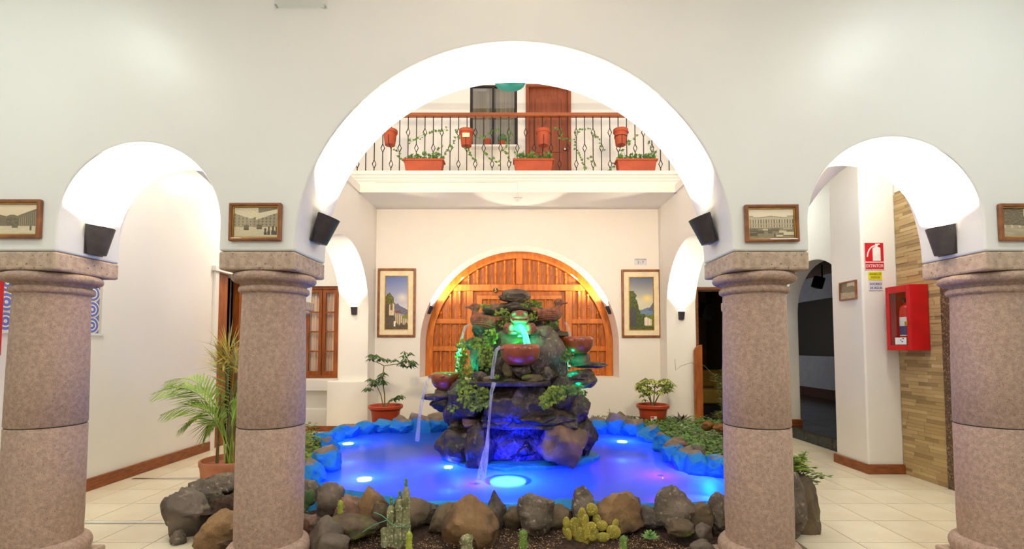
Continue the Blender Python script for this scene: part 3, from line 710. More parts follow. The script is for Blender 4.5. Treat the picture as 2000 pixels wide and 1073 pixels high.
for s in (-1, 1):
    MB().box(NC + s * .90 - .06, NC + s * .90 + .06, DY - .04, DY + .02, NB, 2.36).build('stile', 'wood_orange', dr, bevel=.01)
    MB().box(NC + s * .73 - .05, NC + s * .73 + .05, DY - .03, DY + .02, NB, 2.22).build('stile', 'wood_orange', dr, bevel=.01)
    MB().box(min(NC, NC + s * .78), max(NC, NC + s * .78), DY - .03, DY + .02, 2.20, 2.28).build('rail', 'wood_orange', dr, bevel=.01)
    MB().box(min(NC, NC + s * .78), max(NC, NC + s * .78), DY - .025, DY + .02, 1.40, 1.48).build('rail', 'wood_orange', dr, bevel=.01)
MB().box(NC - .025, NC + .025, DY - .028, DY + .02, NB, 2.2).build('stile', 'wood_orange', dr, bevel=.006)
# plank battens and spindles
sp = [(.010, -.5), (.012, -.44), (.006, -.42)]
for i in range(7): 
    z = -.40 + i * .055; sp += [(.013, z), (.013, z + .022), (.007, z + .034)]
sp += [(.010, .0), (.012, .12), (.009, .30), (.006, .40), (.012, .42), (.010, .5)]
spm = MB().lathe(sp, (0, 0, 0), 8).build('spindle', 'wood_orange', loc=(0, 0, 0), smooth=True)
spm.parent = dr; used = [False]
def spindle(x, z0, z1):
    o = spm if not used[0] else spm.copy()
    if used[0]: C.objects.link(o)
    used[0] = True; o.parent = dr; o.location = Vector((x, DY - .006, (z0 + z1) / 2)) - WO[dr]; o.scale = (2.0, 2.0, z1 - z0)
btm = MB().box(-.022, .022, -.008, .012, -.5, .5).build('batten', 'wood_board', loc=(0, 0, 0)); btm.parent = dr; bu = [False]
def batten(x, z0, z1):
    o = btm if not bu[0] else btm.copy()
    if bu[0]: C.objects.link(o)
    bu[0] = True; o.parent = dr; o.location = Vector((x, DY + .018, (z0 + z1) / 2)) - WO[dr]; o.scale = (1, 1, z1 - z0)
def panel_fill(xa, xb, z0, z1, step):
    n = max(2, round((xb - xa) / step))
    for i in range(n):
        x = xa + (xb - xa) * (i + .5) / n
        t = min(z1, zmax(x) - .01)
        if t - z0 < .12: continue
        (spindle if i % 2 else batten)(x, z0, t)
panel_fill(NC - 1.05, NC - .06, 2.48, 9, .085); panel_fill(NC + .06, NC + 1.05, 2.48, 9, .085)
for s in (-1, 1):
    for z0, z1 in ((1.845, 2.36), (1.345, 1.755), (NB + .02, 1.255)):
        a, b = sorted((NC + s * .96, NC + s * 1.56)); panel_fill(a, b, z0, z1, .085)
    a, b = sorted((NC + s * .03, NC + s * .68))
    panel_fill(a, b, 1.49, 2.20, .085); panel_fill(a, b, NB, 1.40, .085)
num = thing('number_plate', at(968, 567, DY - .05), 'small round black number plate reading 5 on the wooden door', 'sign')
c = at(968, 567, DY - .05)
m = MB(); m.lathe([(.045, 0), (.045, .006)], (0, 0, 0), 20); m.v = [(c.x + v[0], c.y - v[2] + .012, c.z + v[1]) for v in m.v]; m.build('disc', 'ink_black', num)
text('5', (c.x, c.y + .002, c.z), .085, 'brass', num)

# ================================================================== FRAMED PICTURES
def frame_picture(name, x0, x1, z0, z1, y, w, d, fn, label, cat, nx, nzz, matw=0, gold=.006, group=None, mat='wood_frame', rot=0):
    t = thing(name, ((x0 + x1) / 2, y, z0), label, cat, group)
    o = [(x0, z0), (x1, z0), (x1, z1), (x0, z1)]
    def ring(ax0, ax1, az0, az1, ww, yf, yb, nm, mt, bev):
        m = MB()
        O = [(ax0, az0), (ax1, az0), (ax1, az1), (ax0, az1)]; I = [(ax0 + ww, az0 + ww), (ax1 - ww, az0 + ww), (ax1 - ww, az1 - ww), (ax0 + ww, az1 - ww)]
        v = [(p[0], yf, p[1]) for p in O] + [(p[0], yf + (0 if bev else 0), p[1]) for p in I] + [(p[0], yb, p[1]) for p in O] + [(p[0], yb, p[1]) for p in I]
        f = []
        for i in range(4):
            j = (i + 1) % 4; f += [(i, j, j + 4, i + 4), (i + 8, i + 12, j + 12, j + 8), (i, i + 8, j + 8, j), (i + 4, j + 4, j + 12, i + 12)]
        m.add(v, f); return m.build(nm, mt, t, bevel=bev)
    ring(x0, x1, z0, z1, w, y - d, y, 'frame', mat, min(w, d) * .3)
    k = w
    if matw:
        ring(x0 + k, x1 - k, z0 + k, z1 - k, matw, y - d * .45, y, 'mat_board', 'cream_mat', 0); k += matw
    if gold:
        ring(x0 + k - .001, x1 - k + .001, z0 + k - .001, z1 - k + .001, gold, y - d * .6, y, 'gilt_slip', 'gold', 0); k += gold
    printed('picture', x0 + k, x1 - k, z0 + k, z1 - k, y - d * .3, nx, nzz, fn, t)
    if rot: t.rotation_euler.y = rot
    return t
def mixc(a, b, t): t = max(0, min(1, t)); return tuple(a[i] + (b[i] - a[i]) * t for i in range(3))
def sepia(k): return (64 + 172 * k, 54 + 168 * k, 38 + 150 * k)
def street(u, v):                      # narrow street with facades both sides, cars and people
    n = nz(u * 26, v * 26) * .08
    road = .33 + .02 * nz(u * 9, 1)
    vx, vz = .40, .47
    if v > .62 + .5 * abs(u - .38) - (.0 if u < .5 else .10) and v > .52 + .9 * max(0, u - .5) * .55: base = .92
    else:
        base = .62 if u < .42 else .55
        if math.sin(u * 70) > .5 and v > .38 and (v * 9) % 1 > .35: base -= .22
    if u > .55 and v > .95 - .3 * (1 - u): base = .42
    if v < road: base = .84 - .1 * (road - v)
    for cx, cz, w, h in ((.28, .31, .055, .085), (.58, .33, .06, .08)):
        if abs(u - cx) < w and abs(v - cz) < h: base = .28 if v > cz - h * .4 else .18
    for cx, w, h in ((.72, .035, .20), (.80, .03, .25), (.90, .04, .27), (.97, .03, .24)):
        if abs(u - cx) < w * (1.0 if v < h * .8 else .6) and .06 < v < h + .1: base = .14 + .1 * nz(u * 40, v * 40)
    return sepia(max(0, min(1, base + n)))
def plaza(u, v):                       # long public building with cars in front
    n = nz(u * 30, v * 30) * .06
    roof = .72 + (.05 if (u < .1 or u > .86) else 0) + .05 * max(0, 1 - abs(u - .5) / .25)
    if v > roof: return mixc((226, 206, 178), (240, 226, 200), v)
    if v > .36:
        b = .78
        if v > roof - .03: b = .55
        fl = (.50 < v < .64) or (.37 < v < .45)
        if fl and (u * 17) % 1 > .45 and (u * 17) % 1 < .8: b = .34
        if abs(v - .475) < .012: b = .6
        return sepia(b + n)
    b = .48 + .1 * nz(u * 8, v * 20)
    for cx, cz, w, h, s in ((.1, .26, .1, .05, .3), (.08, .12, .11, .06, .22), (.25, .2, .08, .05, .25), (.47, .22, .05, .07, .3), (.36, .28, .06, .04, .8), (.6, .28, .08, .05, .35), (.75, .2, .08, .06, .85), (.9, .13, .13, .07, .9), (.68, .05, .07, .035, .95), (.86, .3, .1, .04, .7), (.57, .08, .012, .07, .15)):
        if abs(u - cx) < w and abs(v - cz) < h: b = s if v > cz - h * .5 else .2
    return sepia(b + n)
def avenue(u, v):                      # tree-lined street with balustrade
    n = nz(u * 24, v * 24) * .14
    if v > .52 + .25 * math.sin(u * 2.4) + .05 * nz(u * 12, 3) and u > .45: return sepia(.86)
    if v > .42 - .08 * u:
        return sepia(.30 + n * 1.4)
    if v > .30 + .05 * u: 
        return sepia(.82 if (u * 6) % 1 < .3 else .62)
    return sepia(.62 + .12 * nz(u * 4, v * 10) + n * .4)
def square(u, v):                      # village square with tiled houses and a walking figure
    n = nz(u * 28, v * 28) * .07
    r = .48 + .55 * max(0, u - .55) if u > .5 else .42 + .22 * max(0, .42 - u) * 1.6
    if u > .3 and u < .56: r = .46 + .06 * math.sin((u - .3) * 12)
    if v > r + .14: return mixc((214, 190, 156), (232, 214, 184), v)
    if v > .27:
        if v > r + .04: return sepia(.36 + n)
        b = .34 if u < .3 else (.28 + n * 3 if u < .58 else .5)
        if u > .58 and (u * 22) % 1 > .5: b -= .2
        return sepia(b + n)
    b = .86 - .06 * nz(u * 8, v * 16)
    if abs(u - .86) < .02 and .12 < v < .34: b = .2
    if abs(u - .5) < .07 and .2 < v < .34: b = .3 + n
    return sepia(b)
def village(u, v):                     # painted hillside village under a blue sky
    n = nz(u * 14, v * 26) * 18; sky = mixc((196, 196, 206), (92, 112, 176), (v - .45) * 1.9)
    sky = mixc(sky, (238, 226, 208), max(0, 1 - math.hypot((u - .75) * 3, (v - .6) * 9)) * .8)
    hill = .50 - .22 * (u - .4) + .03 * nz(u * 8, 5)
    c = sky
    if v < hill: c = (104 + n, 104 + n, 126 + n)
    if v < .36 - .1 * u: c = (150, 150, 168)
    if u < .36 + .05 * nz(3, v * 14) and .46 < v < .70 - .5 * abs(u - .16) + .03 * nz(u * 20, 2): c = mixc((120, 122, 40), (66, 66, 30), .5 + n / 24)
    if u < .42 and v < .48: c = (82 + n, 70 + n, 58 + n)
    if .16 < u < .40 and .26 < v < .50 - .3 * abs(u - .3): c = (214 + n, 196 + n, 164 + n) if abs(u - .27) > .05 or v < .36 else (120, 90, 60)
    if u > .45 and v < .34 - .32 * (u - .45) and v > .06: c = (206 + n, 190 + n, 158 + n) if (u * 12) % 1 > .35 else (120 + n, 100, 80)
    if .46 < u < .72 and .30 < v < .36 - .2 * abs(u - .58): c = (120, 74, 52)
    if u > .76 and .2 < v < .27 + .04 * nz(u * 12, 1): c = (120 + n, 126 + n, 40)
    if v < .10 + .05 * nz(u * 9, 7) or (u < .44 and v < .22): c = (86 + n, 76 + n, 62 + n)
    if .38 < u < .46 and .05 < v < .15: c = (236, 228, 214)
    return c
def coast(u, v):                       # painted dark trees above a lake with a white house
    n = nz(u * 16, v * 30) * 20; sky = mixc((206, 204, 182), (86, 96, 124), (v - .55) * 2.2)
    sky = mixc(sky, (244, 214, 130), max(0, 1 - math.hypot((u - .76) * 3.4, (v - .60) * 10)))
    c = sky
    if u > .45 and v < .38 + .14 * (u - .5) + .02 * nz(u * 10, 2) and v > .34: c = (112, 122, 146)
    if u > .8 and v < .52 - .7 * (1 - u): c = (96, 100, 122)
    if v < .36: c = (104 + n * .4, 134 + n * .4, 166)
    if u > .55 and v < .28 + .03 * nz(u * 12, 4): c = (104 + n, 122 + n, 36)
    edge = .46 - .55 * (v - .3) + .06 * nz(v * 16, 9) if v > .3 else .66
    if u < edge and v < .74: c = mixc((40, 58, 26), (96, 110, 36), .45 + n / 30)
    if u < .3 and v < .4: c = (64 + n * .7, 66 + n * .7, 70)
    if .62 < u < .92 and .08 < v < .24 - .2 * abs(u - .7): c = (232 + n * .3, 222 + n * .3, 200) if (u * 15) % 1 > .3 else (170, 150, 124)
    if v < .06: c = (80 + n, 84 + n, 44)
    return c
yF = FY0 - .001
def pic_px(px0, px1, py0, py1, Y):
    a = at(px0, py1, Y); b = at(px1, py0, Y); return a.x, b.x, a.z, b.z
x0, x1, z0, z1 = pic_px(449, 553, 398, 472, yF)
frame_picture('framed_photograph', x0, x1, z0, z1, yF, .019, .022, street, 'brown-framed sepia photo of a street with old cars, left of main arch', 'picture', 112, 78, group='framed old photographs')
x0, x1, z0, z1 = pic_px(1454, 1557, 401, 474, yF)
frame_picture('framed_photograph', x0, x1, z0, z1, yF, .019, .022, plaza, 'brown-framed sepia photo of a long public building, right of main arch', 'picture', 112, 78, group='framed old photographs', rot=-.012)
x0, x1, z0, z1 = pic_px(-22, 86, 391, 467, yF)
frame_picture('framed_photograph', x0, x1, z0, z1, yF, .021, .022, square, 'brown-framed sepia photo of a village square at the left picture edge', 'picture', 112, 78, group='framed old photographs')
x0, x1, z0, z1 = pic_px(1949, 2055, 399, 472, yF)
frame_picture('framed_photograph', x0, x1, z0, z1, yF, .021, .022, avenue, 'brown-framed sepia photo of a tree-lined road at the right picture edge', 'picture', 112, 78, group='framed old photographs')
x0, x1, z0, z1 = pic_px(737, 813, 525, 659, 8.1)
frame_picture('framed_painting', x0, x1, z0, z1, 8.099, .04, .04, village, 'framed painting of a hillside village under blue sky, left of the wooden door', 'painting', 88, 200, matw=.085, gold=.012)
x0, x1, z0, z1 = pic_px(1214, 1290, 527, 660, 8.1)
frame_picture('framed_painting', x0, x1, z0, z1, 8.099, .04, .04, coast, 'framed painting of dark trees above a lake, right of the wooden door', 'painting', 88, 200, matw=.085, gold=.012)
# small picture on the pillar side (faces -x)
a = atx(1640, 570, 3.69); b = atx(1673, 570, 3.69); zt, zb = 1.83, 1.62
ya, yb = b.y, a.y
t = thing('framed_photograph', (3.70, (ya + yb) / 2, zb), 'small brown-framed sepia photo on the white pillar beside the dark arch', 'picture', 'framed old photographs')
zt = at(1656, 550, (ya + yb) / 2).z; zb = at(1656, 586, (ya + yb) / 2).z
m = MB()
for y0_, y1_, z0_, z1_ in ((ya, yb, zb, zb + .014), (ya, yb, zt - .014, zt), (ya, ya + .014, zb + .014, zt - .014), (yb - .014, yb, zb + .014, zt - .014)): m.box(3.68, 3.699, y0_, y1_, z0_, z1_)
m.build('frame', 'wood_frame', t)
printed('picture', yb - .012, ya + .012, zb + .012, zt - .012, 3.69, 40, 30, avenue, t, axis='side')

# ================================================================== SIGNS
def plate(name, px0, px1, py0, py1, Y, mat, label, cat='sign', th=.004):
    x0, x1, z0, z1 = pic_px(px0, px1, py0, py1, Y)
    t = thing(name, ((x0 + x1) / 2, Y, z0), label, cat)
    MB().box(x0, x1, Y - th, Y, z0, z1).build('panel', mat, t)
    return t, x0, x1, z0, z1
SY = 5.049
t, x0, x1, z0, z1 = plate('extinguisher_sign', 1689, 1725, 474, 527, SY, 'sign_red', 'red sign reading EXTINTOR with a white fire extinguisher symbol')
w, h = x1 - x0, z1 - z0; ys = SY - .006
def S(u, v): return (x0 + u * w, z0 + v * h)
def flat(poly, mat, par, nm='symbol', y=ys):
    MB().prism(poly, lambda q: (q[0], y, q[1]), lambda q: (q[0], y + .0025, q[1])).build(nm, mat, par)
m = MB()
for (u0, u1, v0, v1) in ((0, 1, .985, 1), (0, 1, 0, .015), (0, .02, .015, .985), (.98, 1, .015, .985), (.03, .97, .255, .29)):
    m.box(x0 + u0 * w, x0 + u1 * w, ys, ys + .0025, z0 + v0 * h, z0 + v1 * h)
m.build('border', 'white_print', t)
flat([S(.42, .32), S(.82, .32), S(.82, .78)] + [S(.62 + .2 * math.cos(a), .78 + .055 * math.sin(a)) for a in [PI * i / 8 for i in range(1, 8)]] + [S(.42, .78)], 'white_print', t)
flat([S(.56, .83), S(.68, .83), S(.68, .90), S(.80, .93), S(.80, .955), S(.56, .955)], 'white_print', t, 'valve')
arc = [S(.56 - .45 * math.sin(a * .95), .47 + .43 * math.cos(a)) for a in [PI / 2 * i / 10 for i in range(11)]]
arc2 = [S(.56 - .39 * math.sin(a * .95), .47 + .385 * math.cos(a)) for a in [PI / 2 * i / 10 for i in range(11)]]
flat(arc + arc2[::-1], 'white_print', t, 'hose')
text('EXTINTOR', ((x0 + x1) / 2, ys, z0 + .13 * h), .048, 'white_print', t, width=w * .88)
t, x0, x1, z0, z1 = plate('energy_sign', 1696, 1722, 531, 547, SY, 'sign_yellow', 'small yellow sign reading AHORRO DE ENERGIA below the red sign')
text('AHORRO DE', ((x0 + x1) / 2, SY - .005, z0 + (z1 - z0) * .70), .034, 'ink_olive', t, width=(x1 - x0) * .86); text('ENERGIA', ((x0 + x1) / 2, SY - .005, z0 + (z1 - z0) * .28), .034, 'ink_olive', t, width=(x1 - x0) * .68)
t, x0, x1, z0, z1 = plate('water_sign', 1697, 1723, 550, 568, SY, 'sign_white', 'small white sign reading AHORRO DE AGUA below the yellow sign')
text('AHORRO', ((x0 + x1) / 2, SY - .005, z0 + (z1 - z0) * .70), .036, 'ink_navy', t, width=(x1 - x0) * .86); text('DE AGUA', ((x0 + x1) / 2, SY - .005, z0 + (z1 - z0) * .28), .036, 'ink_navy', t, width=(x1 - x0) * .86)
t, x0, x1, z0, z1 = plate('room_sign', 1239, 1263, 505, 518, 8.099, 'sign_white', 'small white plaque reading HABITACIONES 3 - 7 above the right painting')
text('3 - 7', ((x0 + x1) / 2, 8.094, z0 + (z1 - z0) * .36), .07, 'ink_black', t, width=(x1 - x0) * .5); text('HABITACIONES', ((x0 + x1) / 2, 8.094, z0 + (z1 - z0) * .82), .026, 'ink_black', t, width=(x1 - x0) * .92)
# clear acrylic panel with screws at the top of the front wall
t = thing('acrylic_panel', at(588, 18, FY0), 'clear acrylic sign panel screwed to the white wall at the top', 'sign')
a = at(537, 18, FY0); b = at(640, 18, FY0)
MB().box(a.x, b.x, FY0 - .012, FY0 - .007, a.z, a.z + .2).build('sheet', 'pane', t, bevel=.002)
for x in (a.x + .012, b.x - .012):
    for z in (a.z + .012, a.z + .188):
        m = MB().lathe([(.006, 0), (.006, .018)], (0, 0, 0), 10); m.v = [(x + v[0], FY0 - v[2], z + v[1]) for v in m.v]; m.build('screw', 'chrome', t)

# ================================================================== EXTINGUISHER CABINET
bx0, bx1 = 3.875, 4.062; by0, by1 = 4.66, 4.965; bz0, bz1 = at(1800, 685, 4.66).z, at(1800, 555, 4.66).z
t = thing('extinguisher_cabinet', ((bx0 + bx1) / 2, (by0 + by1) / 2, bz0), 'red metal extinguisher cabinet with glazed door on the stone-clad wall', 'cabinet')
e = .006
MB().box(bx0 + .013, bx1, by0, by0 + e, bz0, bz1).box(bx0 + .013, bx1, by1 - e, by1, bz0, bz1).box(bx0 + .013, bx1, by0 + e, by1 - e, bz0, bz0 + e).box(bx0 + .013, bx1, by0 + e, by1 - e, bz1 - e, bz1).box(bx1 - e, bx1, by0 + e, by1 - e, bz0 + e, bz1 - e).build('case', 'red_paint', t, bevel=.003)
d = MB()
fw = .045
for y0, y1, z0, z1 in ((by0, by0 + fw, bz0, bz1), (by1 - fw, by1, bz0, bz1), (by0 + fw, by1 - fw, bz0, bz0 + .05), (by0 + fw, by1 - fw, bz1 - .07, bz1)): d.box(bx0, bx0 + .012, y0, y1, z0, z1)
door = d.build('door', 'red_paint', t, bevel=.003)
MB().box(bx0 + .005, bx0 + .008, by0 + fw, by1 - fw, bz0 + .05, bz1 - .07).build('pane', 'pane', door)
MB().box(bx0 - .012, bx0, by0 + .03, by0 + .06, bz0 + .25, bz0 + .29).build('padlock', 'brass', door, bevel=.004)
MB().box(bx0 + .003, bx0 + .0045, by0 + fw + .015, by1 - fw - .06, bz0 + .06, bz0 + .13).build('notice', 'white_print', door)
m = MB()
for k, (u, v, s) in enumerate(((.10, .085, .02), (.12, .10, .014), (.09, .115, .016))): m.box(bx0 + .0015, bx0 + .003, by0 + u, by0 + u + s, bz0 + v, bz0 + v + .008)
m.build('notice_print', 'ink_black', door, kind='stuff')
ex, ey = 3.945, 4.79; ez = bz0 + .006
t = thing('fire_extinguisher', (ex, ey, ez), 'small red fire extinguisher with a white and blue label inside the cabinet', 'extinguisher')
MB().lathe([(.05, 0), (.056, .01), (.056, .40), (.045, .44), (.02, .46), (.02, .48)], (ex, ey, ez), 24).build('cylinder', 'red_paint', t, smooth=True)
MB().lathe([(.0572, .14), (.0572, .33)], (ex, ey, ez), 24, close=False).build('label_band', 'white_print', t, smooth=True)
MB().lathe([(.0576, .15), (.0576, .24)], (ex, ey, ez), 24, close=False).build('label_print', 'ink_navy', t, smooth=True)
MB().box(ex - .03, ex + .02, ey - .012, ey + .012, ez + .48, ez + .51).box(ex - .07, ex + .03, ey - .008, ey + .008, ez + .515, ez + .525).build('valve', 'black_metal', t, bevel=.003)
# red cabinet at the left edge
t = thing('hose_cabinet', (-3.9, 3.38, 1.27), 'red metal cabinet cut by the left edge beside the tile panel', 'cabinet')
MB().box(-3.98, -3.86, 3.2, 3.55, at(4, 695, 3.55).z, at(4, 525, 3.55).z).build('case', 'red_paint', t, bevel=.004)
MB().box(-3.86, -3.852, 3.21, 3.54, at(4, 690, 3.55).z, at(4, 530, 3.55).z).build('door', 'red_paint', t, bevel=.003)

# ================================================================== BLUE TILE PANEL (left wall)
pn = thing('tile_panel', (-3.99, 4.06, 1.46), 'recessed panel of blue and white patterned tiles behind the leftmost column', 'tile panel')
MB().box(-4.001, -3.998, 3.602, 4.528, 1.462, 2.358).build('bed', 'cream_mat', pn)
ts = .15; k = 0; pr = {}
for i in range(6):
    for j in range(6):
        border = i in (0, 5) or j in (0, 5)
        mt = 'azul_pattern' if border else 'azul_blue'
        loc = Vector((-3.998, 3.60 + .015 + ts * (i + .5), 1.46 + ts * (j + .5)))
        if mt not in pr: c = pr[mt] = MB().box(0, .006, -.073, .073, -.073, .073).build('tile', mt, loc=(0, 0, 0))
        else: c = pr[mt].copy(); C.objects.link(c)
        c.parent = pn; c.location = loc - WO[pn]
MB().box(-3.979, -3.968, 3.58, 4.55, 1.44, 1.46).build('sill', 'plastic_white', pn)

# ================================================================== POOL
WZ = .22
outline_px = [(612, 940), (640, 916), (658, 893), (656, 870), (640, 858), (660, 851), (700, 846), (760, 841), (830, 838), (930, 836), (1060, 836), (1160, 838), (1210, 844), (1258, 852), (1285, 875), (1305, 898), (1340, 914), (1425, 926), (1475, 940), (1450, 972), (1400, 984), (1300, 990), (1200, 989), (1100, 984), (1000, 990), (900, 985), (820, 984), (740, 974), (680, 962), (630, 950)]
PO = [atz(px, py, WZ) for px, py in outline_px]
def offset_outline(d):
    n = len(PO); out = []
    for i in range(n):
        t = (PO[(i + 1) % n] - PO[i - 1]); t.z = 0; t.normalize()
        out.append(PO[i] + Vector((-t.y, t.x, 0)) * d)
    return out
cen = Vector((0, 4.7, 0))
s_ = 1 if (offset_outline(.1)[9] - cen).length > (PO[9] - cen).length else -1
O1 = offset_outline(.02 * s_); O2 = offset_outline(.06 * s_)
n = len(PO); m = MB()
V = [(p.x, p.y, -.30) for p in PO] + [(p.x, p.y, WZ + .03 + .02 * nz(p.x * 5, p.y * 5)) for p in O1] + [(p.x, p.y, WZ - .02 + .03 * nz(p.x * 4, p.y * 4, 2)) for p in O2] + [(p.x, p.y, -.31) for p in O2]
F = [tuple(range(n))]
for r in range(3): F += [(r * n + i, r * n + (i + 1) % n, (r + 1) * n + (i + 1) % n, (r + 1) * n + i) for i in range(n)]
m.add(V, F)
tag(m.build('pool_basin', 'pool_paint', recalc=True), 'light blue painted basin of the fountain pool', 'pool')
m = MB(); m.add([(p.x, p.y, WZ) for p in PO], [tuple(reversed(range(n)))])
tag(m.build('pool_water', 'pool_water', recalc=False), 'glowing blue water filling the pool around the fountain', 'water')

def pool_light(px, py, label, energy, r=.06, col=(.01, .07, 1.0), lens='lens_white', z=WZ - .012, under=.14, aim=None):
    p = atz(px, py, z)
    t = thing('pool_light', p, label, 'lamp', 'underwater pool lights')
    MB().lathe([(r * 1.12, -.012), (r * 1.12, -.002), (r, 0), (r, -.012)], p, 20, close=False).build('housing', 'chrome', t)
    MB().lathe([(r, 0), (r * .6, .006), (.001, .008)], p, 20, close=False).build('lens', lens, t, smooth=True)
    lamp('glow', 'POINT', p + Vector((0, 0, -under)), energy, col, t, shadow_soft_size=.04)
    if aim:
        e, c_, d, ang = aim; lamp('beam', 'SPOT', p + Vector((0, 0, .05)), e, c_, t, Vector(d).to_track_quat('-Z', 'Y').to_euler(), spot_size=math.radians(ang), spot_blend=.6, shadow_soft_size=.04)
    return t
pool_light(992, 942, 'large bright cyan pool light at the foot of the waterfall', 75, r=.15, lens='lens_cyan', aim=(150, (.0, .005, 1.0), (.10, 1, .34), 78))
pool_light(932, 948, 'small violet pool light beside the long water jet', 8, r=.02, lens='pool_violet', col=(.30, .0, 1.0), aim=(4, (.22, .05, 1.0), (.03, .15, 1), 90))  # extra lamp put in for the violet tint around the jet
pool_light(680, 868, 'white pool light by the far left rim', 22)
pool_light(712, 938, 'white pool light behind the front left rocks', 22)
pool_light(876, 914, 'small white pool light under the left base of the fountain', 22, r=.04, aim=(14, (.03, .05, 1.0), (-.1, 1, .35), 100))
pool_light(1215, 864, 'white pool light by the far right rim', 26)
pool_light(1382, 926, 'white pool light beside the right column', 60, r=.05, aim=(30, (.04, .06, 1.0), (.35, 1, .12), 120))
pool_light(1290, 932, 'dim violet pool light in the right half of the pool', 9, r=.02, col=(.36, .0, 1.0), lens='pool_violet')  # extra lamp put in for the violet patch on the water

# ------------------------------------------------------------------ soil bed
def soil_patch(name, poly, zf, label, step=.06):
    xs = [p[0] for p in poly]; ys = [p[1] for p in poly]
    def inp(x, y):
        c = False; j = len(poly) - 1
        for i in range(len(poly)):
            a, b = poly[i], poly[j]
            if (a[1] > y) != (b[1] > y) and x < (b[0] - a[0]) * (y - a[1]) / (b[1] - a[1]) + a[0]: c = not c
            j = i
        return c
    idx = {}; V = []; F = []
    nx_ = int((max(xs) - min(xs)) / step) + 1; ny_ = int((max(ys) - min(ys)) / step) + 1
    def vid(i, j):
        if (i, j) not in idx:
            x = min(xs) + i * step; y = min(ys) + j * step
            idx[(i, j)] = len(V); V.append((x, y, zf(x, y) + .018 * nz(x * 9, y * 9) + .012 * nz(x * 30, y * 30)))
        return idx[(i, j)]
    for i in range(nx_):
        for j in range(ny_):
            if inp(min(xs) + (i + .5) * step, min(ys) + (j + .5) * step): F.append((vid(i, j), vid(i + 1, j), vid(i + 1, j + 1), vid(i, j + 1)))
    m = MB(); m.add(V, F); o = m.build(name, 'soil', smooth=True, recalc=False)
    return tag(o, label, 'soil', kind='stuff')
soil_patch('soil_bed', [(-1.6, 2.86), (1.6, 2.86), (1.95, 3.3), (2.0, 3.5), (-2.2, 3.5), (-2.1, 3.2)], lambda x, y: .085 + .09 * max(0, y - 2.9), 'dark brown planting soil in front of the pool rocks', .04)
outer = [(-2.25, 3.2), (-2.3, 4.2), (-2.38, 6.0), (-2.38, 7.5), (2.4, 7.6), (2.4, 6.0), (2.2, 4.2), (2.1, 3.2), (1.8, 3.4)]
def ring_z(x, y): return .17 if y < 6.4 else .12
m = MB()
soil_patch('soil_bed', [(-2.3, 3.3), (-1.8, 3.4), (-1.98, 4.2), (-2.06, 5.0), (-2.38, 6.0), (-2.38, 7.5), (-2.4, 7.5)], ring_z, 'dark soil strip between the left rim rocks and the gallery', .05)
soil_patch('soil_bed', [(1.7, 3.45), (1.98, 4.0), (1.75, 4.45), (1.72, 5.6), (1.66, 6.3), (-2.3, 6.5), (-2.3, 7.5), (2.34, 7.6), (2.34, 6), (2.2, 4.4), (1.98, 3.6)], ring_z, 'dark soil under the ground cover behind and right of the pool', .06)
structure(MB().box(2.30, 2.40, 4.45, 7.7, 0, .19).build('trim_5', 'capital_stone', bevel=.02))
structure(MB().box(-2.42, -2.34, 4.6, 7.5, 0, .19).build('trim_6', 'capital_stone', bevel=.02))
structure(MB().box(-1.235, 1.2, 2.79, 2.87, 0, .10).build('trim_4', 'capital_stone', bevel=.01))
# gravel chips on the front bed
rnd = random.Random(3); m = MB(); V8 = [(1, 0, 0), (-1, 0, 0), (0, 1, 0), (0, -1, 0), (0, 0, 1), (0, 0, -1)]; F8 = [(0, 2, 4), (2, 1, 4), (1, 3, 4), (3, 0, 4), (2, 0, 5), (1, 2, 5), (3, 1, 5), (0, 3, 5)]
for k in range(5200):
    x = rnd.uniform(-1.25, 1.3); y = rnd.uniform(2.88, 3.4)
    if nz(x * 4, y * 4, 3) < -.15: continue
    s = rnd.uniform(.002, .0052); z = .09 + .09 * max(0, y - 2.9) + .018 * nz(x * 9, y * 9) + .012 * nz(x * 30, y * 30)
    m.add([(x + v[0] * s, y + v[1] * s * rnd.uniform(.7, 1.2), z + v[2] * s * .8) for v in V8], F8)
tag(m.build('gravel_chips', 'gravel', recalc=False), 'pale gravel chips scattered over the front soil', 'gravel', kind='stuff')

# ------------------------------------------------------------------ rocks in front of the pool (each one a thing)
def R(px, py, hx, hy, Y, seed, mat, label, **kw): return prk('garden_rock', px, py, hx, hy, Y, seed, mat, label, **kw)
R(602, 962, 24, 26, 3.45, 11, 'rock_grey', 'pale rock behind the paddle cactus beside the left column')
R(648, 984, 27, 42, 3.33, 12, 'rock_smooth', 'smooth egg-shaped boulder at the left of the front pool edge', planes=2)
R(688, 1000, 34, 34, 3.31, 13, 'rock_brown', 'low craggy brown rock beside the egg-shaped boulder')
R(726, 994, 32, 44, 3.29, 14, 'rock_tan', 'tan craggy rock with a steep right side at the pool edge', planes=5)
R(741, 1010, 16, 29, 3.15, 15, 'rock_moss', 'small upright dark oval rock left of the hairy cactus', planes=2)
R(800, 1012, 40, 38, 3.27, 16, 'rock_moss', 'mossy rock behind the hairy column cactus')
R(874, 1018, 36, 36, 3.19, 17, 'rock_moss', 'round dark mossy rock left of the big tan boulder', planes=3)
R(843, 1008, 22, 22, 3.33, 18, 'rock_dark', 'low dark rock between two mossy rocks')
R(918, 1030, 56, 60, 3.06, 19, 'rock_tan', 'big tan triangular boulder standing foremost in the middle', planes=5, top='peak', rough=.1)
R(968, 996, 24, 38, 3.25, 20, 'rock_dark', 'dark pointed rock peeping right behind the big tan boulder', top='peak')
R(1004, 1014, 26, 24, 3.25, 21, 'rock_moss', 'low dark green rock between tan boulder and grey egg rock')
R(1046, 1008, 37, 40, 3.15, 22, 'rock_grey', 'dark grey egg-shaped rock in the middle of the front row', planes=2)
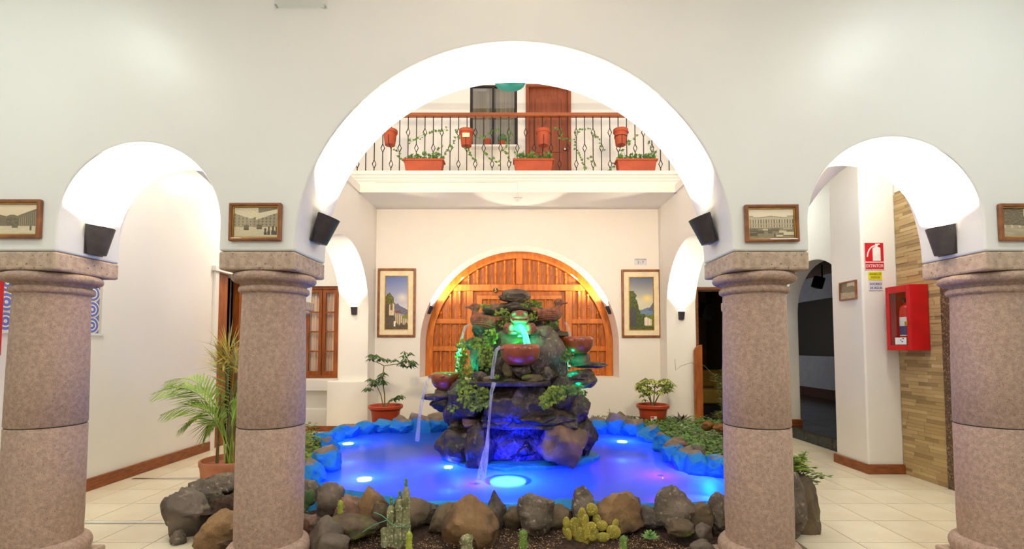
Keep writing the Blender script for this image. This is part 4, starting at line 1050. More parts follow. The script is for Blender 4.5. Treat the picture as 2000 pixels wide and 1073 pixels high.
R(1095, 1010, 30, 24, 3.27, 23, 'rock_moss', 'low mossy rock behind the prickly pear')
R(1140, 992, 23, 44, 3.25, 24, 'rock_grey', 'narrow grey pointed rock above the prickly pear', top='peak')
R(1206, 1003, 50, 45, 3.21, 25, 'rock_tan', 'wide tan-brown faceted boulder right of the prickly pear', planes=8)
R(1266, 1010, 28, 24, 3.25, 26, 'rock_dark', 'low dark rock between two large boulders')
R(1316, 996, 42, 46, 3.21, 27, 'rock_grey', 'grey boulder with a leaning pointed top', top='peak', planes=7)
R(1366, 1014, 32, 32, 3.19, 28, 'rock_moss', 'low brown rock left of the right column')
R(1407, 1010, 28, 44, 3.17, 29, 'rock_grey', 'tall grey rounded rock touching the right column', planes=4)
R(1374, 1044, 17, 20, 3.02, 30, 'rock_smooth', 'small grey stone at the corner of the succulent bed', planes=2)
R(1372, 1072, 26, 17, 2.92, 31, 'rock_smooth', 'small flat grey stone at the lower frame edge', planes=2)
R(1330, 1032, 26, 16, 3.05, 32, 'rock_moss', 'small dark stone beside the green succulent')
R(600, 1034, 34, 28, 3.06, 33, 'rock_brown', 'flat brown rock at the foot of the left column', planes=3)
R(638, 1050, 34, 38, 2.92, 34, 'rock_smooth', 'dark grey oval boulder in the lower left of the bed', planes=2)
R(650, 1068, 32, 26, 2.84, 35, 'rock_smooth', 'grey stone leaning on the oval boulder at the lower frame edge', planes=3)
R(690, 1030, 52, 24, 3.08, 36, 'rock_moss', 'flat mossy rock in front of the egg-shaped boulder', planes=3)
# left outer heap
R(366, 1012, 40, 58, 3.42, 40, 'rock_smooth', 'big veined grey boulder of the heap left of the left column', planes=6)
R(398, 985, 38, 52, 3.56, 41, 'rock_grey', 'grey boulder with flat faces behind the veined one', planes=7)
R(348, 1058, 16, 22, 3.28, 42, 'rock_grey', 'small rock at the bottom left of the left heap')
R(436, 1044, 46, 50, 3.16, 43, 'rock_tan', 'tan ridged boulder of the left heap touching the column', planes=6)
R(442, 948, 44, 24, 3.85, 44, 'rock_grey', 'flat grey rock at the top of the left heap near the pot')
R(455, 1002, 38, 40, 3.46, 45, 'soil', 'lump of dark earth inside the left rock heap', planes=2)
# right outer heap
R(1544, 1002, 30, 80, 3.40, 46, 'rock_grey', 'tall dark slab of rock right of the right column', planes=3, rough=.1)
R(1570, 1004, 30, 78, 3.50, 47, 'rock_moss', 'tall grey-brown rock slab outermost on the right', planes=3, rough=.1)
R(1520, 1010, 26, 66, 3.50, 48, 'rock_dark', 'tall rock partly hidden behind the right column', planes=6)

# ------------------------------------------------------------------ painted rim rocks around the back and sides
rim = []
rnd = random.Random(9)
ORD = ['first', 'second', 'third', 'fourth', 'fifth', 'sixth', 'seventh', 'eighth', 'ninth', 'tenth', 'eleventh', 'twelfth', 'thirteenth', 'fourteenth', 'fifteenth', 'sixteenth']
def rim_run(pts, fmt, seed):
    for k, (px, py, hx, hy) in enumerate(pts):
        Y = atz(px, py + hy, WZ + .02).y + .06
        prk('rim_rock', px, py + 3, hx * 1.32, hy + 8, Y, seed + k, 'rock_painted', fmt % ORD[k], group='blue-painted rim rocks', dy=.14, planes=11, rough=.3)
rim_run([(612, 920, 20, 20), (634, 896, 24, 20), (645, 872, 15, 15), (632, 858, 16, 9), (652, 850, 15, 11)], '%s blue-painted rim rock along the left pool side, counted from the front', 100)
rim_run([(678, 842, 22, 10), (716, 836, 24, 9), (752, 833, 22, 9), (786, 830, 18, 13), (820, 826, 20, 15), (854, 826, 20, 15), (893, 826, 24, 14)], '%s blue-painted rim rock along the back of the pool, counted from the left', 120)
rim_run([(1170, 832, 20, 12), (1206, 828, 20, 18), (1236, 836, 20, 14), (1270, 847, 20, 13), (1295, 864, 18, 15), (1316, 882, 20, 18), (1338, 895, 20, 18), (1366, 904, 22, 18), (1400, 912, 20, 16), (1430, 916, 20, 16)], '%s blue-painted rim rock along the right pool side, counted from the back', 140)
R(1362, 886, 17, 17, 4.75, 61, 'rock_grey', 'rounded rock among ground cover behind the right rim', planes=2)
R(1212, 818, 16, 14, 6.75, 62, 'rock_grey', 'pointed grey rock behind the back rim left of the right pot', top='peak')
R(1320, 868, 26, 14, 5.1, 63, 'rock_brown', 'brown rock half buried in the ground cover on the right')

# ================================================================== FOUNTAIN
fo = thing('rock_fountain', (0, 4.95, -.1), 'tall fountain of stacked dark wet rocks in the middle of the pool', 'fountain')
def FR(px, py, hx, hy, Y, seed, mat='rock_wet', nm='rock', **kw):
    return prk(nm, px, py, hx, hy, Y, seed, mat, parent=fo, **kw)
# core
rock('core', (0, 4.98, .42), (.62, .50, .60), 200, 'rock_wet', parent=fo, planes=5)
rock('core', (-.02, 4.98, 1.15), (.40, .36, .52), 201, 'rock_wet', parent=fo, planes=5)
FR(1005, 580, 32, 15, 4.93, 202, 'rock_smooth', 'cap_stone', planes=2)
FR(1010, 606, 46, 16, 4.98, 203, 'rock_dark', planes=7)
FR(968, 606, 26, 12, 4.95, 233, 'rock_brown', planes=6)
FR(1040, 625, 24, 38, 4.92, 204, 'rock_dark', planes=7)
FR(978, 648, 24, 30, 4.80, 205, 'rock_grey')
FR(952, 636, 30, 26, 4.96, 206, 'rock_dark')
FR(1060, 700, 48, 62, 4.72, 207, 'rock_grey', planes=5)
FR(1086, 704, 24, 56, 4.76, 208, 'rock_grey', planes=6)
FR(1052, 652, 34, 16, 4.72, 209, 'rock_smooth', planes=3)
FR(990, 690, 36, 44, 4.78, 210, 'rock_dark', planes=5)
FR(950, 700, 34, 56, 4.88, 211, 'rock_wet', planes=6)
FR(925, 672, 26, 14, 4.98, 212, 'rock_wet', planes=7)
FR(1004, 664, 34, 20, 4.62, 234, 'rock_moss', planes=4)
# stones under the middle bowl
FR(994, 724, 14, 20, 4.42, 213, 'rock_moss', planes=7)
FR(1018, 724, 20, 13, 4.38, 214, 'rock_dark', planes=6)
FR(978, 716, 16, 22, 4.50, 215, 'rock_dark')
# wide flat shelf with stones on it
a = at(918, 752, 4.40); b = at(1074, 752, 4.40)
shelf = MB(); pl = []
rr = random.Random(4)
for i in range(15): pl.append((a.x + (b.x - a.x) * i / 14, 4.22 + .03 * rr.random() + .05 * abs(i / 7 - 1)))
pl += [(b.x, 4.85), (a.x, 4.85)]
shelf.prism(pl, lambda q: (q[0], q[1], a.z + .035 + .008 * nz(q[0] * 9, 1)), lambda q: (q[0], q[1] + .02, a.z - .008)); shelf.build('shelf_slab', 'rock_wet', fo, bevel=.012)
FR(938, 737, 14, 12, 4.38, 216, 'rock_grey', planes=6); FR(953, 742, 10, 7, 4.32, 217, 'rock_grey')
FR(1040, 740, 22, 9, 4.34, 218, 'rock_moss', planes=6); FR(1070, 730, 10, 14, 4.42, 219, 'rock_grey')
FR(1002, 742, 24, 6, 4.42, 235, 'rock_wet', planes=8)
# mid body
FR(925, 782, 48, 42, 4.62, 220, planes=7); FR(985, 788, 42, 42, 4.46, 221, planes=8, dy=.16); FR(1040, 788, 46, 42, 4.50, 222, planes=8, dy=.16); FR(1090, 778, 38, 44, 4.64, 223, planes=7)
FR(1012, 786, 24, 40, 4.40, 238, planes=9, dy=.1); FR(900, 762, 26, 22, 4.74, 239, planes=7)
FR(1118, 798, 34, 48, 4.72, 224, 'rock_wet', planes=7); FR(896, 806, 30, 34, 4.86, 225, planes=6)
# overhanging lower slab
a = at(940, 830, 4.45); b = at(1128, 830, 4.45); pl = []
for i in range(17):
    u = i / 16; pl.append((a.x + (b.x - a.x) * u, 4.30 + .16 * abs(u - .6) + .03 * rr.random()))
pl += [(b.x, 4.95), (a.x, 4.95)]
MB().prism(pl, lambda q: (q[0], q[1] + .03, a.z + .075 + .03 * nz(q[0] * 5, 3)), lambda q: (q[0], q[1], a.z - .03 + .02 * nz(q[0] * 6, 8))).build('overhang_slab', 'rock_wet', fo, bevel=.02)
FR(1060, 812, 62, 18, 4.52, 226, planes=8); FR(985, 816, 44, 16, 4.50, 236, planes=8)
# base boulders
FR(894, 872, 46, 38, 4.62, 227, 'rock_wet', planes=7); FR(938, 872, 30, 50, 4.46, 228, 'rock_wet', planes=7)
FR(1100, 868, 52, 42, 4.44, 229, 'rock_brown', planes=8); FR(1142, 852, 28, 46, 4.70, 230, 'rock_wet', planes=6)
FR(905, 836, 28, 20, 4.75, 231, 'rock_wet'); FR(930, 826, 30, 12, 4.60, 232, 'rock_brown', planes=6)
FR(1018, 880, 60, 44, 4.72, 237, 'rock_wet', planes=6)
# blue painted foot
ft = []
for k in range(40):
    an = 2 * PI * k / 40; rx = .80 + .09 * nz(math.cos(an) * 3, math.sin(an) * 3); ry = .62 + .09 * nz(math.cos(an) * 3, math.sin(an) * 3, 4)
    ft.append((.02 + rx * math.cos(an), 4.90 + ry * math.sin(an) * .94))
MB().prism(ft, lambda q: (q[0] * 1.0, q[1], -.1), lambda q: (q[0] * .985, q[1], WZ + .035 + .02 * nz(q[0] * 6, q[1] * 6))).build('painted_foot', 'pool_paint', fo, bevel=.012)
# side ledges
FR(848, 776, 26, 7, 4.92, 240, 'rock_grey', 'ledge_stone', planes=6); FR(868, 790, 30, 16, 4.94, 241, 'rock_wet', 'ledge_stone'); FR(875, 770, 26, 12, 4.90, 242, 'rock_moss', 'ledge_stone')
FR(1118, 740, 46, 20, 4.86, 243, 'rock_wet', 'ledge_stone', planes=4); FR(1136, 745, 32, 14, 4.84, 244, 'rock_grey', 'ledge_stone', planes=3)
FR(1152, 713, 36, 7, 4.96, 245, 'rock_grey', 'ledge_stone', planes=6); FR(1132, 702, 22, 15, 4.98, 246, 'rock_smooth', 'ledge_stone', planes=3); FR(1112, 700, 9, 7, 4.9, 247, 'rock_smooth', 'ledge_stone', planes=2)
FR(1098, 655, 14, 8, 4.9, 248, 'rock_moss', 'ledge_stone'); FR(1076, 640, 18, 16, 5.0, 249, 'rock_dark', 'ledge_stone')
FR(1084, 672, 22, 26, 4.95, 250, 'rock_wet', 'ledge_stone')

# clay bowls
def bowl(px0, px1, pyt, pyb, Y, label, spout=None, green=0):
    a = at(px0, pyt, Y); b = at(px1, pyt, Y); c = (a + b) / 2; r = (b.x - a.x) / 2; h = a.z - at(px0, pyb, Y).z
    base = Vector((c.x, Y, c.z - h))
    t = thing('clay_bowl', base, label, 'bowl', 'terracotta fountain bowls')
    pr = [(r * .48, 0), (r * .62, h * .03), (r * .80, h * .18), (r * .95, h * .42), (r * 1.0, h * .72), (r * .985, h * .86), (r * .90, h * .96), (r * .86, h), (r * .82, h * .99), (r * .84, h * .9), (r * .80, h * .5), (r * .5, h * .16), (.001, h * .12)]
    m = MB().lathe(pr, base, 36, close=False); m.build('shell', 'clay_glazed', t, smooth=True, angle=80)
    MB().lathe([(r * .83, h * .84), (.001, h * .84)], base, 30, close=False).build('water', 'falling_water', t)
    if spout:
        sx, sy = spout; p = base + Vector((sx * r * .98, sy * r * .98, h * .78))
        blob('spout', [(p, (.028, .028, .022)), (p + Vector((sx * .012, sy * .012, -.006)), (.024, .024, .016))], .006, 'clay_glazed', t)
    q = base + Vector((r * .08, -r * .97, h * .80)); 
    blob('clay_knob', [(q + Vector((-r * .22, r * .02, 0)), (.026, .012, .017)), (q + Vector((-r * .14, r * .01, .004)), (.016, .012, .012))], .005, 'clay_glazed', t)
    if green:
        p = base + Vector((-r * .1, -r * .2, h * .88))
        MB().lathe([(r * .22, 0), (r * .12, .012), (.001, .016)], p, 14, close=False).build('green_lamp', 'lens_green', t, smooth=True)
        lamp('green_glow', 'POINT', p + Vector((0, 0, .05)), green, (.0, 1.0, .42), t, shadow_soft_size=.02)
    return base, r, h
b1 = bowl(842, 906, 728, 761, 4.92, 'clay bowl on the left ledge with green-lit water', (-1, 0), 5)
b2 = bowl(977, 1055, 672, 713, 4.36, 'glazed clay bowl in the middle below the frog', (-.85, -.5), 5)
b3 = bowl(1092, 1159, 658, 691, 4.92, 'clay bowl on the right side below the standing duck')

# clay ducks and frog
def ribs(t, c, sgn):
    pass
def duck(c, sgn, label, scale=1.0, pitch=0.0):
    """c = breast point, sgn = direction the beak points in x"""
    c = Vector(c); s = scale
    t = thing('clay_duck', c + Vector((0, 0, -.06)), label, 'figurine', 'clay duck spouts')
    def P(x, z, y=0): return c + Vector((sgn * (x * math.cos(pitch) - z * math.sin(pitch)) * s, y * s, (x * math.sin(pitch) + z * math.cos(pitch)) * s))
    balls = [(P(-.07, .0), (.105 * s, .07 * s, .062 * s), (0, -sgn * (pitch - .12), 0)), (P(-.01, .012), (.062 * s, .06 * s, .062 * s)), (P(-.16, .035), (.07 * s, .035 * s, .028 * s), (0, sgn * (.35 - pitch), 0)),
             (P(.015, .06), (.030 * s, .030 * s, .05 * s)), (P(.025, .115), (.045 * s, .036 * s, .036 * s))]
    blob('body', balls, .007, 'clay_bird', t)
    blob('beak', [(P(.075, .108), (.032 * s, .018 * s, .010 * s)), (P(.06, .11), (.022 * s, .018 * s, .014 * s))], .005, 'clay_bird', t)
    for k in range(5):
        pts = [P(.0 - i * .034, .028 - k * .017 + .006 * math.sin(i), -(.058 + .012 * math.sin(i * .6 + .6)) * (1 - .05 * abs(k - 2)) + max(0, i - 3) * .014) for i in range(6)]
        MB().tube(pts, .004 * s, 5).build('feather_ridge', 'clay_bird', t, smooth=True)
    for y in (-.033,): MB().add([P(.04, .125, y) + v * .006 for v in ico(1)[0]], ico(1)[1]).build('eye', 'ink_black', t)
    return t
duck(at(930, 628, 4.70), -1, 'clay duck with beak to the left spouting water, green-lit', 1.2, .12)
duck(at(1086, 616, 4.80), 1, 'clay duck on the right with raised head and beak to the right', 1.15, 0)
fc = at(1015, 640, 4.52)
t = thing('clay_frog', fc + Vector((0, 0, -.08)), 'clay frog facing forward, lit bright green, spouting water', 'figurine')
def P(x, y, z): return fc + Vector((x, y, z))
blob('body', [(P(0, .06, .0), (.11, .09, .085)), (P(0, .02, .085), (.095, .07, .055)), (P(0, .05, .12), (.08, .06, .05)), (P(-.052, .0, .13), (.03, .03, .03)), (P(.052, .0, .13), (.03, .03, .03)),
              (P(-.09, -.02, -.015), (.04, .06, .06)), (P(.09, -.02, -.015), (.04, .06, .06)), (P(-.07, -.06, -.055), (.045, .035, .018)), (P(.07, -.06, -.055), (.045, .035, .018)), (P(-.12, .05, -.01), (.04, .08, .06)), (P(.12, .05, -.01), (.04, .08, .06))], .007, 'clay_bird', t)
for s in (-1, 1): MB().add([P(s * .055, -.026, .135) + v * .012 for v in ico(2)[0]], ico(2)[1]).build('eye', 'clay_bird', t, smooth=True)
blob('mouth', [(P(0, -.045, .06), (.075, .02, .012)), (P(0, -.05, .045), (.07, .018, .01))], .005, 'clay_bird', t)
MB().lathe([(.02, 0), (.012, .01), (.001, .014)], P(0, -.13, -.09), 12, close=False).build('green_lamp', 'lens_green', t)
lamp('green_glow', 'SPOT', P(0, -.20, -.10), 30, (0, 1.0, .45), t, (Vector((0, .2, .2))).to_track_quat('-Z', 'Y').to_euler(), spot_size=math.radians(70), spot_blend=.5, shadow_soft_size=.02)
for px, py, Y, e in ((893, 690, 4.70, 2.5), (1128, 768, 4.70, 2.5), (1112, 716, 4.8, 1.5)):
    p = at(px, py, Y); t = thing('accent_light', p, {893: 'small green accent light in the ivy on the left of the fountain', 1128: 'small green accent light below the right ledge', 1112: 'small green accent light between the right ledges'}[px], 'lamp', 'green accent lights')
    MB().lathe([(.012, -.03), (.014, 0)], p, 12).build('housing', 'black_metal', t); MB().lathe([(.012, .001), (.001, .006)], p, 12, close=False).build('lens', 'lens_green', t)
    lamp('green_glow', 'POINT', p + Vector((0, -.02, .03)), e, (0, 1.0, .5), t, shadow_soft_size=.02)

# falling water
def stream(pts, radii, label, sheet=1.0):
    m = MB(); P_ = []
    n = len(pts); dense = []; rd = []
    for i in range(n - 1):
        for k in range(5):
            u = k / 5; dense.append(pts[i].lerp(pts[i + 1], u)); rd.append(radii[i] + (radii[i + 1] - radii[i]) * u)
    dense.append(pts[-1]); rd.append(radii[-1])
    m.tube(dense, rd, 10)
    tag(m.build('water_stream', 'falling_water', smooth=True), label, 'water', 'falling water jets')
stream([at(916, 634, 4.68), at(908, 640, 4.68), at(901, 665, 4.72), at(896, 695, 4.78), at(893, 726, 4.84)], [.012, .014, .016, .018, .02], 'water jet falling from the left duck into the left bowl')
stream([at(842, 736, 4.90), at(834, 745, 4.88), at(826, 775, 4.86), at(820, 810, 4.86), at(815, 862, 4.86)], [.012, .014, .016, .018, .022], 'thin water jet falling from the left bowl into the pool')
stream([at(1016, 636, 4.44), at(1019, 640, 4.38), at(1026, 655, 4.36), at(1030, 676, 4.36)], [.016, .022, .028, .034], 'green-lit water jet falling from the frog into the middle bowl')
stream([at(976, 678, 4.26), at(969, 685, 4.22), at(964, 710, 4.22), at(961, 740, 4.24)], [.014, .016, .016, .018], 'water jet falling from the middle bowl onto the shelf slab')
stream([at(965, 748, 4.20), at(960, 765, 4.17), at(957, 800, 4.15), at(954, 840, 4.13), at(951, 872, 4.11), at(945, 905, 4.08), at(938, 942, 4.04)], [.022, .015, .011, .011, .02, .034, .04], 'long violet-lit water jet falling from the shelf into the pool')
stream([at(1104, 630, 4.86), at(1108, 636, 4.84), at(1112, 648, 4.84), at(1114, 662, 4.86)], [.012, .013, .015, .016], 'short water jet falling from the right duck into the right bowl')
p = at(905, 860, 4.1)

# ================================================================== PLANTS
LEAF5 = [(0, 0), (.30, -.18), (.52, .10), (.34, .22), (.46, .55), (.20, .48), (0, 1.0), (-.20, .48), (-.46, .55), (-.34, .22), (-.52, .10), (-.30, -.18)]   # ivy lobes
LEAFD = [(0, 0), (.28, .3), (.30, .55), (0, 1.0), (-.30, .55), (-.28, .3)]
def add_leaf(m, p, d, up, size, shape=LEAFD, fold=.12, width=1.0, bend=.0):
    """flat leaf from base p along d; up = leaf normal"""
    d = Vector(d).normalized(); up = Vector(up); x = d.cross(up)
    if x.length < 1e-5: x = d.orthogonal()
    x.normalize(); nrm = x.cross(d)
    base = len(m.v); p = Vector(p)
    for (a, b) in shape:
        m.v.append(tuple(p + (x * a * width + d * b + nrm * (-abs(a) * fold - bend * b * b)) * size))
    k = len(shape); h = k // 2
    if shape is LEAFD:
        m.f += [(base, base + 1, base + 2, base + 3), (base, base + 3, base + 4, base + 5)]
    else:
        m.f += [(base, base + 1, base + 2, base + 3), (base, base + 3, base + 4, base + 5), (base, base + 5, base + 6), (base, base + 6, base + 7), (base, base + 7, base + 8, base + 9), (base, base + 9, base + 10, base + 11)]
def rv(rnd, s=1): return Vector((rnd.gauss(0, s), rnd.gauss(0, s), rnd.gauss(0, s)))
def ivy(label, clumps, seed, size=(.022, .037), mat='leaf_ivy', trails=(), name='ivy_plant'):
    """clumps: (px, py, rx, ry, Y, n); trails: list of world polylines carrying leaves"""
    rnd = random.Random(seed); m = MB(); st = MB(); c0 = at(clumps[0][0], clumps[0][1], clumps[0][4]) if clumps else Vector(trails[0][0])
    for (px, py, rx, ry, Y, n) in clumps:
        prev = None
        for k in range(n):
            a = rnd.uniform(0, 2 * PI); r = math.sqrt(rnd.random())
            p = at(px + rx * r * math.cos(a), py + ry * r * math.sin(a), Y + rnd.uniform(-.05, .04))
            d = Vector((rnd.gauss(0, .6), -.35 + rnd.gauss(0, .3), -.55 + rnd.gauss(0, .5)))
            add_leaf(m, p, d, Vector((rnd.gauss(0, .4), -1, .5 + rnd.gauss(0, .4))), rnd.uniform(*size), LEAF5, .15)
            if prev is not None and k % 4 == 0 and (p - prev).length < .2: st.tube([prev, (prev + p) / 2 + Vector((0, .015, -.01)), p], .002, 4)
            if k % 4 == 0: prev = p
    for tr in trails:
        tr = [Vector(q) for q in tr]; st.tube(tr, .0022, 4)
        for i in range(len(tr) - 1):
            L = (tr[i + 1] - tr[i]).length; k = max(1, int(L / .022))
            for j in range(k):
                p = tr[i].lerp(tr[i + 1], j / k) + rv(rnd, .012)
                add_leaf(m, p, Vector((rnd.gauss(0, .8), -.3 + rnd.gauss(0, .4), -.4 + rnd.gauss(0, .6))), Vector((rnd.gauss(0, .4), -1, .4)), rnd.uniform(*size), LEAF5, .15)
    t = thing(name, c0, label, 'plant')
    m.build('foliage', mat, t, recalc=False, kind='stuff')
    if st.f: st.build('stems', 'stem_green', t, recalc=False, kind='stuff')
    return t
ivy('ivy draped over the top stones right of the cap stone', [(1038, 594, 22, 8, 4.84, 60), (1042, 622, 8, 16, 4.76, 30)], 1)
ivy('ivy growing around the left duck and down the upper left of the fountain', [(980, 620, 17, 18, 4.70, 90), (950, 597, 12, 5, 4.85, 18), (958, 658, 15, 18, 4.56, 80), (936, 670, 20, 12, 4.62, 65), (950, 697, 16, 26, 4.52, 110)], 2)
ivy('ivy hanging in the green light beside the left water jet', [(902, 700, 13, 38, 4.66, 130), (912, 738, 14, 26, 4.56, 100)], 3)
ivy('ivy curtain below the left end of the shelf slab', [(928, 776, 34, 26, 4.30, 210), (910, 756, 18, 16, 4.44, 80), (886, 796, 12, 8, 4.50, 30)], 4)
ivy('small ivy under the right duck', [(1076, 628, 14, 14, 4.80, 45), (1066, 640, 12, 14, 4.80, 26)], 5, mat='leaf_mid')
ivy('ivy below the right end of the shelf slab', [(1084, 770, 20, 18, 4.28, 110), (1066, 784, 14, 14, 4.24, 60)], 6)
ivy('ivy trailing from the right ledge beside the boulders', [(1114, 762, 26, 10, 4.44, 80), (1106, 696, 14, 14, 4.66, 40)], 7, mat='leaf_mid', trails=[[at(1136, 752, 4.66), at(1142, 770, 4.64), at(1146, 790, 4.64), at(1147, 800, 4.64)], [at(1130, 755, 4.66), at(1132, 775, 4.64)]])
ivy('moss and ivy tuft behind the top of the shelf at left', [(925, 745, 12, 8, 4.55, 30), (968, 736, 5, 4, 4.30, 8)], 8)

# ---- potted plants
def pot(name, x, y, z, r, h, label, mat='pot_red', lip=.18, sticker=False, style='bell'):
    t = thing(name, (x, y, z), label, 'plant')
    if style == 'bell': pr = [(r * .66, 0), (r * .70, h * .03), (r * .84, h * .72), (r * .88, h * .80), (r * 1.0, h * .86), (r * 1.02, h * .97), (r * .97, h), (r * .90, h * .97), (r * .85, h * .82), (r * .8, h * .8), (.001, h * .8)]
    else: pr = [(r * .80, 0), (r * .86, h * .1), (r * .93, h * .6), (r * .96, h * .82), (r * 1.0, h * .88), (r * 1.0, h), (r * .93, h), (r * .91, h * .86), (.001, h * .86)]
    p = MB().lathe(pr, (x, y, z), 32).build('pot', mat, t, smooth=True, angle=35)
    MB().lathe([(r * .86, h * .84), (.001, h * .86)], (x, y, z), 24, close=False).build('potting_soil', 'soil', t)
    if sticker:
        MB().box(x - .09, x + .0, y - r * .86, y - r * .84, z + h * .34, z + h * .56).build('sticker', 'white_print', p)
        MB().box(x - .05, x - .005, y - r * .866, y - r * .85, z + h * .36, z + h * .44).build('sticker_print', 'ink_navy', p); MB().box(x - .085, x - .04, y - r * .866, y - r * .85, z + h * .47, z + h * .54).build('sticker_print', 'sign_red', p)
    return t
def umbrella_leaf(m, st, p, rnd, size, n=8):
    a0 = rnd.uniform(0, 2 * PI)
    for k in range(n):
        a = a0 + 2 * PI * k / n; d = Vector((math.cos(a), math.sin(a), -.45 + rnd.uniform(-.2, .15)))
        q = p + d * size * .22; add_leaf(m, q, d, Vector((0, 0, 1)), size * rnd.uniform(.8, 1.05), LEAFD, .2, .62, .18)
        st.tube([p, q], .002, 4)
# left schefflera (dark), trunk and heads measured in the photo
PX = at(753, 810, 7.2).x
t = pot('potted_schefflera', PX, 7.2, .12, .255, .34, 'tall dark-leaved potted tree in a red pot below the left painting')
rnd = random.Random(21); m = MB(); st = MB()
base = Vector((PX - .01, 7.2, .40)); mid = at(747, 745, 7.2); top = at(750, 715, 7.2)
st.tube([base, at(751, 770, 7.2), mid, top], [.011, .010, .009, .008], 6); st.tube([base + Vector((-.02, 0, 0)), at(744, 772, 7.22), at(735, 752, 7.2), at(728, 745, 7.18)], [.009, .008, .007, .006], 6)
st.tube([top, at(741, 710, 7.2), at(730, 706, 7.2), at(735, 692, 7.2)], .007, 6); st.tube([top, at(770, 712, 7.2), at(790, 711, 7.2)], .006, 6); st.tube([base, at(762, 784, 7.2), at(774, 778, 7.2)], .006, 6)
for (px, py, n, rr) in ((732, 697, 5, 12), (752, 700, 2, 6), (782, 706, 4, 12), (800, 704, 5, 12), (806, 712, 2, 6), (796, 690, 3, 10), (725, 745, 4, 12), (740, 740, 4, 10), (755, 746, 3, 8), (745, 728, 2, 6), (716, 755, 3, 8), (774, 776, 4, 9), (783, 772, 2, 6), (742, 695, 3, 8)):
    for k in range(n):
        p = at(px + rnd.uniform(-rr, rr), py + rnd.uniform(-rr * .5, rr * .5), 7.2 + rnd.uniform(-.1, .1)); umbrella_leaf(m, st, p, rnd, .095, 7)
m.build('foliage', 'leaf_dark', t, recalc=False, kind='stuff'); st.build('stems', 'stem', t, recalc=False, kind='stuff')
PX2 = at(1275, 810, 7.3).x
t = pot('potted_schefflera', PX2, 7.3, .10, .245, .36, 'small yellow-green potted tree in a red pot below the right painting', sticker=True)
m = MB(); st = MB(); base = Vector((PX2, 7.3, .40))
for (px, py) in ((1264, 745), (1280, 742), (1296, 748), (1258, 760)):
    st.tube([base + rv(rnd, .01), at((px + 1275) / 2, 775, 7.3), at(px, py + 8, 7.3)], [.009, .008, .006], 6)
for k in range(74):
    a = rnd.uniform(0, 2 * PI); r = math.sqrt(rnd.random()); px = 1279 + 37 * r * math.cos(a); py = 752 + 17 * r * math.sin(a)
    if rnd.random() < .12: px, py = rnd.uniform(1250, 1266), rnd.uniform(768, 786)
    umbrella_leaf(m, st, at(px, py, 7.3 + rnd.uniform(-.18, .18)), rnd, .08, 7)
m.build('foliage', 'leaf_var', t, recalc=False, kind='stuff'); st.build('stems', 'stem', t, recalc=False, kind='stuff')

# big pot with palm and dracaena in the left gallery
gx, gy = -2.58, 4.32
t = pot('potted_palm', gx, gy, 0, .245, .33, 'terracotta pot with feathery palm fronds and a spiky dracaena behind the left column', mat='terracotta_old', style='tub')
rnd = random.Random(31)
def frond(pts, wid, n, mat='leaf_palm'):
    m = MB(); pts = [Vector(p) for p in pts]
    def B(u):
        k = len(pts) - 1; a = pts[:]
        while len(a) > 1: a = [a[i].lerp(a[i + 1], u) for i in range(len(a) - 1)]
        return a[0]
    m.tube([B(i / 14) for i in range(15)], [.006 - .0045 * i / 14 for i in range(15)], 5)
    for i in range(n):
        u = .28 + .72 * i / n; p = B(u); tn = (B(min(1, u + .02)) - B(u - .02)).normalized()
        side = tn.cross(Vector((0, -.35, 1))).normalized()
        for s in (-1, 1):
            L = wid * (math.sin(PI * min(1, .18 + .80 * (i / n))) ** .7) * rnd.uniform(.85, 1.1)
            d = (side * s * .75 + tn * .75 + Vector((0, 0, -.18 + rnd.uniform(-.08, .08)))).normalized()
            add_leaf(m, p, d, Vector((0, -.2, 1)), L, LEAFD, .1, .13, .2)
    return m
b = Vector((gx, gy, .28))
def G(px, py, Y=gy): return at(px, py, Y)
for k, (c1, c2, e) in enumerate((((425, 780), (375, 730), (292, 772)), ((430, 800), (390, 770), (312, 812)), ((428, 760), (380, 720), (320, 748)), ((436, 780), (400, 740), (330, 760)), ((436, 790), (410, 780), (345, 845)), ((450, 760), (460, 700), (455, 720)), ((445, 780), (470, 730), (478, 830)), ((432, 790), (415, 800), (398, 860)), ((450, 790), (490, 700), (500, 790)))):
    dy = rnd.uniform(-.12, .1)
    frond([b + rv(rnd, .02), G(*c1, gy + dy), G(*c2, gy + dy * 1.5), G(*e, gy + dy * 2)], .25, 24).build('frond', 'leaf_palm', t, recalc=False)
for px, top in ((424, 770), (446, 760), (458, 775), (468, 800)):
    MB().tube([G(px + rnd.uniform(-4, 4), 905), G(px + 2, 850), G(px + 6, top)], [.014, .012, .009], 7).build('cane', 'stem', t, smooth=True)
m = MB()
for (hx, hy, n) in ((436, 708, 60), (460, 716, 60), (446, 690, 40)):
    for k in range(n):
        a = rnd.uniform(0, 2 * PI); el = rnd.uniform(-.1, 1.4)
        d = Vector((math.cos(a) * math.cos(el), math.sin(a) * math.cos(el), math.sin(el)))
        add_leaf(m, G(hx, hy + rnd.uniform(-8, 16), gy - .06), d, Vector((0, 0, 1)) if el < 1 else Vector((1, 0, 0)), rnd.uniform(.18, .30), LEAFD, .15, .10, .2)
m.build('dracaena_leaves', 'leaf_dry', t, recalc=False, kind='stuff')
for hx, hy in ((440, 705), (462, 720)): MB().tube([G(450, 905, gy + .08), G((450 + hx) / 2, 800, gy + .08), G(hx, hy, gy + .08)], [.012, .011, .009], 7).build('cane', 'stem', t, smooth=True)

